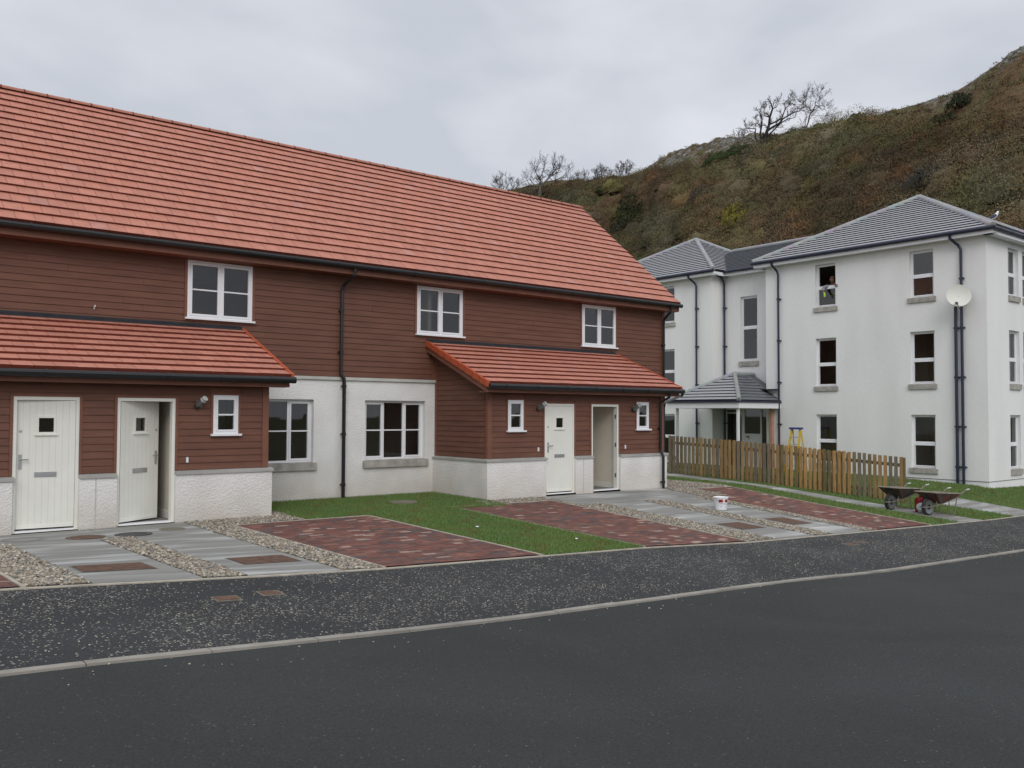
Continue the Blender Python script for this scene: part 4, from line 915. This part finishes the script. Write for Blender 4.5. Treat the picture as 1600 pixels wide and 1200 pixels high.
# stepladder
lx, ly = FX - .8, FY + 6.38; lz = gz(lx, ly); LD = thing('stepladder', (lx, ly, lz), 'yellow stepladder with a blue top standing before the white flats', 'ladder'); m = MB(); ht = 1.33 - lz
for s in (-1, 1): m.hexa([(lx - .42, ly + s * .27 - .03, lz), (lx - .34, ly + s * .27 - .03, lz), (lx - .34, ly + s * .27 + .03, lz), (lx - .42, ly + s * .27 + .03, lz), (lx - .04, ly + s * .17 - .03, lz + ht), (lx + .02, ly + s * .17 - .03, lz + ht), (lx + .02, ly + s * .17 + .03, lz + ht), (lx - .04, ly + s * .17 + .03, lz + ht)], 'yel')
m.build('front_rails', LD); m = MB()
for s in (-1, 1): m.tube([(lx + .35, ly + s * .25, lz), (lx + .04, ly + s * .16, lz + ht)], .022, 'yel', 6)
m.tube([(lx + .25, ly - .22, lz + .5), (lx + .25, ly + .22, lz + .5)], .015, 'yel', 6); m.build('rear_rails', LD)
for i in range(1, 6):
    t = i / 6.2; m = MB(); m.box(lx - .42 + .38 * t, lx - .30 + .34 * t, ly - .25 + .08 * t, ly + .25 - .08 * t, lz + ht * t, lz + ht * t + .03, 'greyp'); m.build('step', LD)
m = MB(); m.box(lx - .10, lx + .10, ly - .23, ly + .23, lz + ht, lz + ht + .07, 'blup'); m.build('top_cap', LD)
# gull on the roof
def skin(name, pts, edges, mt, parent=None, lv=2):
    me = bpy.data.meshes.new(name); me.from_pydata([p[:3] for p in pts], edges, []); o = bpy.data.objects.new(name, me); S.collection.objects.link(o)
    md = o.modifiers.new('skin', 'SKIN'); md.use_smooth_shade = True
    for i, p in enumerate(pts): me.skin_vertices[0].data[i].radius = (p[3], p[4] if len(p) > 4 else p[3])
    me.skin_vertices[0].data[0].use_root = True
    sb = o.modifiers.new('sub', 'SUBSURF'); sb.levels = lv; sb.render_levels = lv
    bpy.context.view_layer.update(); dg = bpy.context.evaluated_depsgraph_get(); me2 = bpy.data.meshes.new_from_object(o.evaluated_get(dg)); o.modifiers.clear(); o.data = me2; me2.name = name
    me2.materials.clear(); me2.materials.append(M[mt])
    for p in me2.polygons: p.use_smooth = True
    if parent is not None:
        o.parent = parent; w = Vector((0, 0, 0)); p = parent
        while p: w += p.location; p = p.parent
        o.location = -w
    return o

gx_, gy_, gz__ = FX + 4.1 + 4.4 * .44, FY + 4.1 - 4.46 * .44, 10.24 - 2.44 * .44 + .13
G = thing('gull', (gx_, gy_, gz__), 'white gull with dark wings perched on the right-hand roof hip', 'bird')
e = Vector((.45, -.89, 0)); up = Vector((0, 0, 1)); o_ = Vector((gx_, gy_, gz__))
def gp(a, h, r, r2=None, s=0): v = o_ + e * a + up * h + Vector((.89, .45, 0)) * s; return (*v, r, r2 or r)
skin('body', [gp(-.17, .07, .035), gp(-.07, .12, .075), gp(.02, .19, .085), gp(.07, .27, .05), gp(.09, .33, .045), gp(.12, .345, .025)], [(i, i + 1) for i in range(5)], 'gullw', G)
for s in (-1, 1): skin('wing', [gp(.05, .21, .03, .05, s * .07), gp(-.06, .15, .02, .06, s * .085), gp(-.2, .07, .012, .03, s * .05), gp(-.28, .03, .006, .012, s * .02)], [(0, 1), (1, 2), (2, 3)], 'gullg', G)
m = MB(); m.tube([gp(.13, .34, 0)[:3], gp(.19, .33, 0)[:3]], [.014, .004], 'gully', 6); m.build('bill', G); m = MB()
for s in (-.03, .03): m.tube([gp(0, .12, 0, None, s)[:3], gp(0, 0, 0, None, s)[:3]], .008, 'gully', 6)
m.build('legs', G)
# person leaning out of the open upper window
q = lambda u, d, z, r, r2=None: (*Tf(u, d, z), r, r2 or r)
PN = thing('person', Tf(5.45, -.75, 5.35), 'person in a hi-vis green vest and grey sleeves leaning out of the open upper window', 'person')
pts = [q(5.42, -.62, 6.22, .15, .12), q(5.43, -.5, 6.40, .15, .12), q(5.44, -.30, 6.58, .17, .12), q(5.44, -.2, 6.68, .08), q(5.42, -.13, 6.74, .055), q(5.40, -.05, 6.80, .085, .095), q(5.39, .0, 6.86, .075),
       q(5.62, -.22, 6.62, .065), q(5.70, .02, 6.56, .052), q(5.66, .10, 6.36, .04), q(5.64, .11, 6.29, .03), q(5.24, -.22, 6.60, .065), q(5.16, .0, 6.55, .05), q(5.22, .06, 6.62, .04), q(5.26, .07, 6.62, .03),
       q(5.33, -.64, 6.05, .10), q(5.33, -.66, 5.75, .075), q(5.33, -.68, 5.42, .055), q(5.53, -.64, 6.05, .10), q(5.53, -.66, 5.75, .075), q(5.53, -.68, 5.42, .055)]
skin('body', pts, [(0, 1), (1, 2), (2, 3), (3, 4), (4, 5), (5, 6), (2, 7), (7, 8), (8, 9), (9, 10), (2, 11), (11, 12), (12, 13), (13, 14), (0, 15), (15, 16), (16, 17), (0, 18), (18, 19), (19, 20)], 'skin', PN)
skin('vest', [q(5.42, -.62, 6.20, .165, .135), q(5.43, -.5, 6.40, .168, .138), q(5.44, -.30, 6.58, .188, .14)], [(0, 1), (1, 2)], 'hiv', PN)
skin('sleeve', [q(5.60, -.22, 6.62, .078), q(5.70, .02, 6.56, .064), q(5.67, .085, 6.40, .052)], [(0, 1), (1, 2)], 'slv', PN)
skin('sleeve', [q(5.26, -.22, 6.60, .078), q(5.16, .0, 6.55, .062), q(5.21, .05, 6.60, .05)], [(0, 1), (1, 2)], 'slv', PN)
skin('hair', [q(5.40, -.08, 6.86, .10, .10), q(5.39, .01, 6.90, .085, .085)], [(0, 1)], 'hair', PN)
skin('cloth', [q(5.60, .13, 6.36, .05, .02), q(5.58, .13, 6.26, .07, .02), q(5.60, .13, 6.17, .05, .02)], [(0, 1), (1, 2)], 'hiv', PN)
# ------------------------------------------------------------------ hillside
SKYL = [(-0.1166, 0.0876), (0.1505, 0.1414), (0.4639, 0.2119), (0.6073, 0.2451), (0.6807, 0.2579), (0.6954, 0.2616), (0.7321, 0.2689), (0.7541, 0.2678), (0.7724, 0.2682), (0.8088, 0.2717), (0.8268, 0.2755), (0.8534, 0.2928), (0.8805, 0.3023), (0.9199, 0.3107), (0.9462, 0.3116), (0.9842, 0.3083), (1.007, 0.3132), (1.0339, 0.3153), (1.0749, 0.3166), (1.0937, 0.3224), (1.128, 0.3269), (1.1613, 0.3356), (1.1833, 0.3501), (1.2044, 0.3636), (1.2149, 0.3685), (1.2684, 0.3823), (1.3646, 0.374), (1.5185, 0.2935), (1.6788, 0.1819)]
SCRB = [(-0.1165, 0.085), (0.1506, 0.1382), (0.6807, 0.2549), (0.7541, 0.2664), (0.8268, 0.2741), (0.8534, 0.2796), (0.8804, 0.2812), (0.9051, 0.2813), (0.933, 0.2925), (0.9605, 0.299), (0.9842, 0.3055), (1.0069, 0.3111), (1.0749, 0.3145), (1.0935, 0.3039), (1.1216, 0.2955), (1.1431, 0.2885), (1.1717, 0.2923), (1.2139, 0.2972), (1.363, 0.2871), (1.6783, 0.1658)]
OX, OY, OZ = -.686, -17.346, 1.857      # survey point of the hill profile
def hprof(az):
    rd = np.interp(az, [-.1, .6, .7, .83, .95, 1.03, 1.12, 1.2, 1.4, 1.7], [300, 270, 245, 205, 172, 160, 150, 142, 150, 190]); fd = np.interp(az, [-.1, .6, .8, 1.0, 1.2, 1.7], [130, 115, 92, 72, 64, 75])
    return fd, rd, OZ + rd * np.interp(az, *zip(*SKYL))
def nz(x, y, s): return math.sin(x / s + 1.3 * math.sin(y / s * .7)) * math.sin(y / s * 1.1 + 1.7 * math.sin(x / s * .6 + 2))
def hill(az, t):
    fd, rd, zr = hprof(az); d = fd + (rd - fd) * t; x, y = OX + d * math.sin(az), OY + d * math.cos(az)
    if t <= 1:
        g = t ** .92; z = -.2 + (zr + .2) * g + math.sin(math.pi * t) ** 1 * (1.6 * nz(x, y, 9) + .7 * nz(x, y, 3.7)) * (1 - t) ** .3
    else: z = zr - (t - 1) * 3 - ((t - 1) ** 2) * 4
    return x, y, z
def tfor(az, tan):
    lo, hi = .0, 1.
    for _ in range(24):
        m_ = (lo + hi) / 2; x, y, z = hill(az, m_)
        if (z - OZ) / math.hypot(x - OX, y - OY) < tan: lo = m_
        else: hi = m_
    return lo
NA, NT = 420, 70; azs = np.linspace(-.1, 1.65, NA); ts = list(np.linspace(-.12, 1, NT - 12)) + list(np.linspace(1.03, 2.2, 12))
V = []; rock = []
for az in azs:
    sk = np.interp(az, *zip(*SKYL))
    for t in ts:
        x, y, z = hill(az, max(t, 0)) if t >= 0 else (*hill(az, 0)[:2], 0)
        if t < 0: fd, rd, zr = hprof(az); d = fd + (rd - fd) * t; x, y, z = OX + d * math.sin(az), OY + d * math.cos(az), -.2 + t * 6
        elif .75 < t <= 1.05: z += (.22 * nz(x, y, 1.1) + .12 * nz(x, y, .5)) * (1.6 if (.83 < az < .97 or az > 1.14) else .5)
        V.append((x, y, z)); rk = 0.
        if .83 < az < .96: rk = np.interp(t, [.80, .93, 1, 1.1], [0, 1, 1, 1])
        if az > 1.12: rk = np.interp(t, [.9, .97, 1, 1.1], [0, .7, 1, 1])
        if .96 < az < 1.12: rk = .15
        rock.append(rk)
nt_ = len(ts); Fc = [(i * nt_ + j, (i + 1) * nt_ + j, (i + 1) * nt_ + j + 1, i * nt_ + j + 1) for i in range(NA - 1) for j in range(nt_ - 1)]
me = bpy.data.meshes.new('hill'); me.from_pydata(V, [], Fc); me.materials.append(M['hillm']); a = me.attributes.new('Rock', 'FLOAT', 'POINT'); a.data.foreach_set('value', np.array(rock, np.float32))
me.polygons.foreach_set('use_smooth', [True] * len(Fc)); o = bpy.data.objects.new('hill', me); S.collection.objects.link(o); tag(o, kind='structure')
# scrub: domes of fine twigs and remaining leaves
def bush_arr(x, y, z, rad, hgt, col, n, tw=.05, ln=.8):
    u = rng.uniform(0, 2 * math.pi, n); rr = np.sqrt(rng.uniform(0, 1, n)); lump = 1 + .16 * np.sin(3 * u + x) + .1 * np.sin(5 * u + y); r = rad * rr * lump
    top = np.sqrt(np.clip(1 - rr ** 2, .01, 1)); cz = hgt * top * (1 + .18 * np.sin(4 * rr * 3 + 3 * u + x)) * np.where(rng.random(n) < .75, rng.uniform(.82, 1.05, n), rng.uniform(.2, .9, n))
    p = np.c_[x + r * np.cos(u), y + r * np.sin(u), z + cz]; nr = np.c_[rr * np.cos(u), rr * np.sin(u), top * 1.1] + rng.normal(0, .27, (n, 3)); nr /= np.linalg.norm(nr, axis=1)[:, None]
    upv = np.array([0, 0, 1.]) + np.c_[np.cos(u) * .3, np.sin(u) * .3, np.zeros(n)] + rng.normal(0, .45, (n, 3)); dr = upv - nr * (upv * nr).sum(1)[:, None] * .8; dr /= np.linalg.norm(dr, axis=1)[:, None]
    sd_ = np.cross(dr, nr); sd_ /= np.linalg.norm(sd_, axis=1)[:, None] + 1e-9; w = tw * rng.uniform(.6, 1.6, n)[:, None]; L_ = ln * rng.uniform(.4, 1.3, n)[:, None]
    tri = np.stack([p - sd_ * w, p + sd_ * w, p + dr * L_], 1).reshape(-1, 3)
    c = np.array(col)[None] * rng.uniform(.82, 1.18, (n, 1)) * (1 + rng.normal(0, .03, (n, 3))); return tri, np.clip(c, .004, 1)
SC = [(.155, .105, .07), (.175, .115, .068), (.135, .105, .078), (.13, .118, .058), (.115, .112, .05), (.18, .095, .05), (.095, .085, .07), (.145, .122, .078), (.16, .135, .105), (.07, .075, .048)]
tris = []; cols = []
N_ = 2300
for i in range(N_):
    az = rng.uniform(.55, 1.36); tmax = tfor(az, np.interp(az, *zip(*SCRB))); t = tmax * (rng.uniform(0, 1) ** .8)
    x, y, z = hill(az, t); k = .5 + .5 * nz(x, y, 9)
    c = SC[int(min(9, max(0, rng.normal(k * 9, 2.8))))]; u_ = rng.random()
    if u_ < .035: c = (.17, .15, .06)
    elif u_ < .12: c = (.08, .085, .05)
    c = (np.array(c) * .6 + np.array([.125, .096, .054]) * .4) * rng.uniform(.6, 1.35) * (1 + .28 * nz(x, y + 20, 14)); c = tuple(c * ((1.06, .98, .92) if nz(x + 9, y, 16) > .25 else (.97, 1.03, .92))); R0 = rng.uniform(1.4, 3.8) * (1.1 - .2 * t); hh = R0 * rng.uniform(.75, 1.25)
    if t > tmax - .05: R0 *= .5; hh *= .45
    T_, C_ = bush_arr(x, y, z - .3, R0, hh, c, int(170 * R0 ** 1.7), .045, .24); tris.append(T_); cols.append(C_)
    na, nb_ = 12, 5; A_ = np.linspace(0, 2 * math.pi, na + 1)[:-1]; ph_ = np.linspace(0, math.pi / 2, nb_ + 1); jit = 1 + rng.normal(0, .09, (nb_ + 1, na)); jit[-1] = 1   # soft inner body of the bush
    G_ = np.stack([x + R0 * .7 * np.cos(ph_)[:, None] * np.cos(A_) * jit, y + R0 * .7 * np.cos(ph_)[:, None] * np.sin(A_) * jit, z - .4 + hh * .74 * np.sin(ph_)[:, None] * jit], -1); G2 = np.roll(G_, -1, 1)
    q_ = np.concatenate([np.stack([G_[:-1], G2[:-1], G2[1:]], 2).reshape(-1, 3), np.stack([G_[:-1], G2[1:], G_[1:]], 2).reshape(-1, 3)]); tris.append(q_); cols.append(np.array(c)[None] * rng.uniform(.7, .9, (len(q_) // 3, 1)))
for i in range(1500):    # low bracken and tussocks on the open hillside
    az = rng.uniform(.8, 1.36); tmax = tfor(az, np.interp(az, *zip(*SCRB))); t = rng.uniform(max(0, tmax - .05), 1.0)
    if tmax > .985: continue
    x, y, z = hill(az, t); T_, C_ = bush_arr(x, y, z - .05, rng.uniform(.4, 1.1), .28, [(.14, .085, .045), (.13, .115, .055), (.11, .095, .045)][rng.integers(3)], 26, .05, .3); tris.append(T_); cols.append(C_)
o = fast_mesh('scrub', np.concatenate(tris), 3, ['twig'], np.concatenate(cols)); tag(o, 'dense brown and olive autumn scrub covering the hillside behind the buildings', 'scrub', kind='stuff')
def shrub(az, tan, rad, hgt, col, n, label, name='shrub', tw=.06, ln=.6, lift=0):
    t = tfor(az, tan); x, y, z = hill(az, t); T_, C_ = bush_arr(x, y, z - .2 + lift, rad, hgt, col, n, tw, ln)
    th = thing(name, (x, y, z), label, 'shrub'); fast_mesh('foliage', T_, 3, ['twig'], C_, th); m = MB()
    for k in range(4): a_ = k * 1.6; m.tube([(x, y, z - .3), (x + rad * .3 * math.cos(a_), y + rad * .3 * math.sin(a_), z + hgt * .6)], [.09, .03], 'bark', 5)
    m.build('trunk', th); return th
shrub(.816, .207, 3.2, 6.5, (.022, .035, .014), 2600, 'dark green evergreen bush on the hillside left of the grey roofs', ln=.55)
shrub(.806, .197, 2.6, 4.0, (.025, .03, .018), 1500, 'lower blackish bush at the foot of the dark evergreen', ln=.5)
shrub(.9326, .203, 2.6, 3.6, (.17, .15, .03), 1500, 'yellow green bush above the left grey hipped roof')
shrub(.922, .2765, 4.6, 2.4, (.035, .06, .02), 2400, 'green gorse mass on the hillside below the twisted dead tree')
shrub(.944, .284, 4.2, 2.2, (.03, .045, .018), 1900, 'dark gorse at the foot of the twisted dead tree')
shrub(.9935, .3035, 1.5, 1.6, (.03, .035, .018), 600, 'small dark round bush on the skyline between the two bare trees')
shrub(1.158, .314, 1.9, 2.1, (.03, .038, .022), 900, 'dark bush in the gully on the open upper hillside')
shrub(1.143, .301, 2.0, 1.3, (.035, .04, .022), 700, 'low dark bush further down the gully of the upper hillside')
shrub(1.139, .231, 3.6, 2.8, (.055, .055, .05), 2000, 'grey-brown dense thicket above the right grey hipped roof')
shrub(.90, .235, 3.2, 3.0, (.05, .048, .045), 1600, 'dark grey thicket in the middle of the brown hillside')
shrub(1.035, .3135, 1.9, 2.6, (.11, .10, .06), 380, 'rounded half bare bush on the skyline right of the pale birch', ln=.5, tw=.03)
# bare trees
def ltree(az, tan, limbs, base, zs_, px0, label, seed, r0, mt, sub=3, L0=22, twigr=.022, per=1.0, flat=.5, splay=.5, taper=.55, sc=1.):
    """limbs: crooked main limbs drawn in the plane facing the hill foot (units of 1/zs_ px), finer branches grown on them"""
    r_ = random.Random(seed); t = tfor(az, tan); x, y, z = hill(az, t); d = math.hypot(x - OX, y - OY); mp = d * .00070 * sc
    right = Vector((math.cos(az), -math.sin(az), 0)); fw = Vector((math.sin(az), math.cos(az), 0)); th = thing('bare_tree', (x, y, z - .3), label, 'tree', 'bare trees along the hill'); big = MB(); tw = MB()
    O = Vector((x, y, z - .3)); loc = {}
    def grow(p, dr, L_, r, k):
        pts = [p]; dd = dr.copy(); q = p.copy(); n = 4
        for i in range(n): dd = (dd + Vector([r_.gauss(0, .2) for _ in range(3)]) + Vector((0, 0, .06))).normalized(); q = q + dd * (L_ / n); pts.append(q.copy())
        tw.tube(pts, [max(r * (1 - .6 * i / n), twigr) for i in range(n + 1)], 'twigm', 3, cap=False)
        if k >= sub: return
        for i in range(1, n + 1):
            for _ in range(1 if r_.random() < .8 else 2): grow(pts[i].copy(), (dd + Vector([r_.gauss(0, splay) for _ in range(3)])).normalized(), L_ * r_.uniform(.5, .75), r * .6, k + 1)
    for li, (pl, rs) in enumerate(limbs):
        P = []
        for i, (a, b) in enumerate(pl):
            key = (a, b)
            if key not in loc:
                dep = (r_.gauss(0, 1) * .12 * i + (li % 3 - 1) * .10 * i) * L0 * mp * flat; loc[key] = O + right * ((a - base[0]) / zs_ * mp) + Vector((0, 0, (base[1] - b) / zs_ * mp + .3)) + fw * dep
            P.append(loc[key])
        n = len(P); R = [max(r0 * rs * (1 - taper * i / (n - 1)), twigr * 1.3) for i in range(n)]; big.tube(P, R, mt, 6, cap=False)
        for i in range(1, n):
            seg = (P[i] - P[i - 1]); m_ = per * (.5 + i / n)
            for _ in range(int(m_) + (1 if r_.random() < m_ % 1 else 0)):
                f = r_.random(); dd = (seg.normalized() * .7 + Vector([r_.gauss(0, splay) for _ in range(3)]) + Vector((0, 0, .25))).normalized(); grow(P[i - 1].lerp(P[i], f), dd, L0 * mp * r_.uniform(.5, 1), R[i] * .55, 1)
        grow(P[-1].copy(), (P[-1] - P[-2]).normalized(), L0 * mp * .7, R[-1] * .8, 1)
    big.build('trunk', th); tw.build('crown', th); return th
M['twigm'] = mat('fine_twigs', (.085, .074, .068), .95, .1)
ltree(.9615, .2975, [([(400, 930), (450, 830), (480, 720), (510, 620), (520, 520), (560, 400), (540, 290)], 1), ([(560, 400), (620, 360), (640, 300)], .3), ([(480, 720), (560, 660), (660, 610), (700, 560), (780, 510), (870, 470), (940, 440)], .6),
  ([(510, 620), (620, 580), (690, 540), (740, 430), (800, 350), (810, 280)], .45), ([(450, 830), (520, 760), (600, 690), (700, 600), (780, 555), (830, 560)], .45), ([(400, 930), (390, 820), (385, 720), (400, 640), (410, 560), (400, 460), (370, 430)], .6),
  ([(400, 930), (310, 800), (310, 720), (320, 680), (250, 650), (180, 660)], .5), ([(400, 640), (340, 590), (330, 540)], .3), ([(520, 520), (440, 480), (440, 400)], .35), ([(310, 720), (240, 700), (200, 620)], .25), ([(740, 430), (720, 340)], .25)],
  (415, 930), 8.889, 0, 'twisted dark dead tree with thick spreading limbs on the hill skyline', 3, .36, 'bark', sub=3, L0=13, twigr=.02, per=1.0, taper=.7, sc=.95)
ltree(1.0065, .3095, [([(990, 830), (1000, 720), (1040, 620), (1060, 530), (1100, 470), (1150, 400), (1140, 330), (1180, 230), (1220, 150)], 1), ([(1100, 470), (1200, 380), (1300, 375)], .5), ([(1060, 530), (1150, 520), (1240, 530)], .35),
  ([(990, 830), (985, 690), (1000, 600), (1020, 520), (960, 420), (950, 300)], .5), ([(1100, 470), (1060, 400), (1000, 350), (920, 290), (880, 240)], .5), ([(1060, 400), (1080, 300), (1090, 200)], .4), ([(1140, 330), (1240, 260), (1300, 220)], .4), ([(1000, 350), (900, 320), (830, 310)], .3), ([(1150, 400), (1260, 440), (1320, 430)], .35), ([(1000, 350), (1000, 250), (1030, 170)], .3)],
  (995, 760), 8.889, 0, 'slender pale birch standing bare on the skyline right of the dead tree', 5, .16, 'barkp', sub=3, L0=15, twigr=.013, per=1.5, taper=.8, sc=.88)
ltree(.712, .243, [([(390, 640), (400, 560), (410, 450), (470, 400), (540, 320), (590, 240), (570, 150)], 1), ([(410, 450), (400, 360), (340, 240)], .6), ([(410, 450), (340, 440), (270, 350), (200, 380)], .5), ([(470, 400), (600, 370), (700, 330), (760, 270)], .55), ([(540, 320), (640, 260), (670, 190)], .5),
  ([(400, 560), (460, 500), (560, 470), (620, 410)], .4), ([(400, 360), (440, 260), (470, 170)], .5), ([(340, 440), (260, 420), (220, 330), (280, 270)], .35), ([(600, 370), (680, 400), (740, 360)], .3), ([(340, 240), (380, 180)], .3)],
  (395, 660), 8.0, 0, 'broad bare oak rising on the hillside just above the red roof ridge', 21, .36, 'barkp', sub=3, L0=16, twigr=.022, per=1.6, taper=.7)
def fan(n, w, h, seed):
    r_ = random.Random(seed); L = []
    for i in range(n):
        f = (i + .5) / n - .5; x0 = 500 + f * w * .55 + r_.gauss(0, 6); hh = h * (1 - .7 * abs(f) ** 1.4) * r_.uniform(.75, 1.05); x1 = x0 + f * w * .5 + r_.gauss(0, 14)
        L.append(([(x0, 900), (x0 + (x1 - x0) * .3 + r_.gauss(0, 5), 900 - hh * .33), (x0 + (x1 - x0) * .7 + r_.gauss(0, 6), 900 - hh * .66), (x1, 900 - hh)], .6))
    return L
ltree(.6733, .252, fan(9, 300, 190, 1), (500, 900), 8, 0, 'distant bare tree half hidden behind the red roof ridge', 8, .12, 'barkp', sub=3, L0=12, twigr=.022, per=1.2)
ltree(.7614, .264, fan(7, 150, 150, 2), (500, 900), 8, 0, 'small bare tree on the skyline right of the broad oak', 9, .1, 'barkp', sub=2, L0=9, twigr=.022, per=1.6)
ltree(.784, .266, fan(9, 250, 165, 3), (500, 900), 8, 0, 'left bare thorn tree of the pair on the skyline above the dark evergreen', 10, .1, 'bark', sub=3, L0=9, twigr=.020, per=1.2)
ltree(.808, .268, fan(9, 220, 190, 4), (500, 900), 8, 0, 'right leaning bare thorn tree of the pair on the skyline above the dark evergreen', 14, .1, 'bark', sub=3, L0=9, twigr=.020, per=1.2)
ltree(.938, .305, fan(5, 130, 110, 5), (500, 900), 8, 0, 'low bare thorn tree on the crag left of the twisted dead tree', 15, .07, 'barkp', sub=2, L0=9, twigr=.016, per=1.6)
ltree(1.052, .3125, fan(6, 150, 80, 6), (500, 900), 8, 0, 'low bare bush on the skyline right of the rounded half bare bush', 16, .06, 'barkp', sub=2, L0=7, twigr=.016, per=1.6)
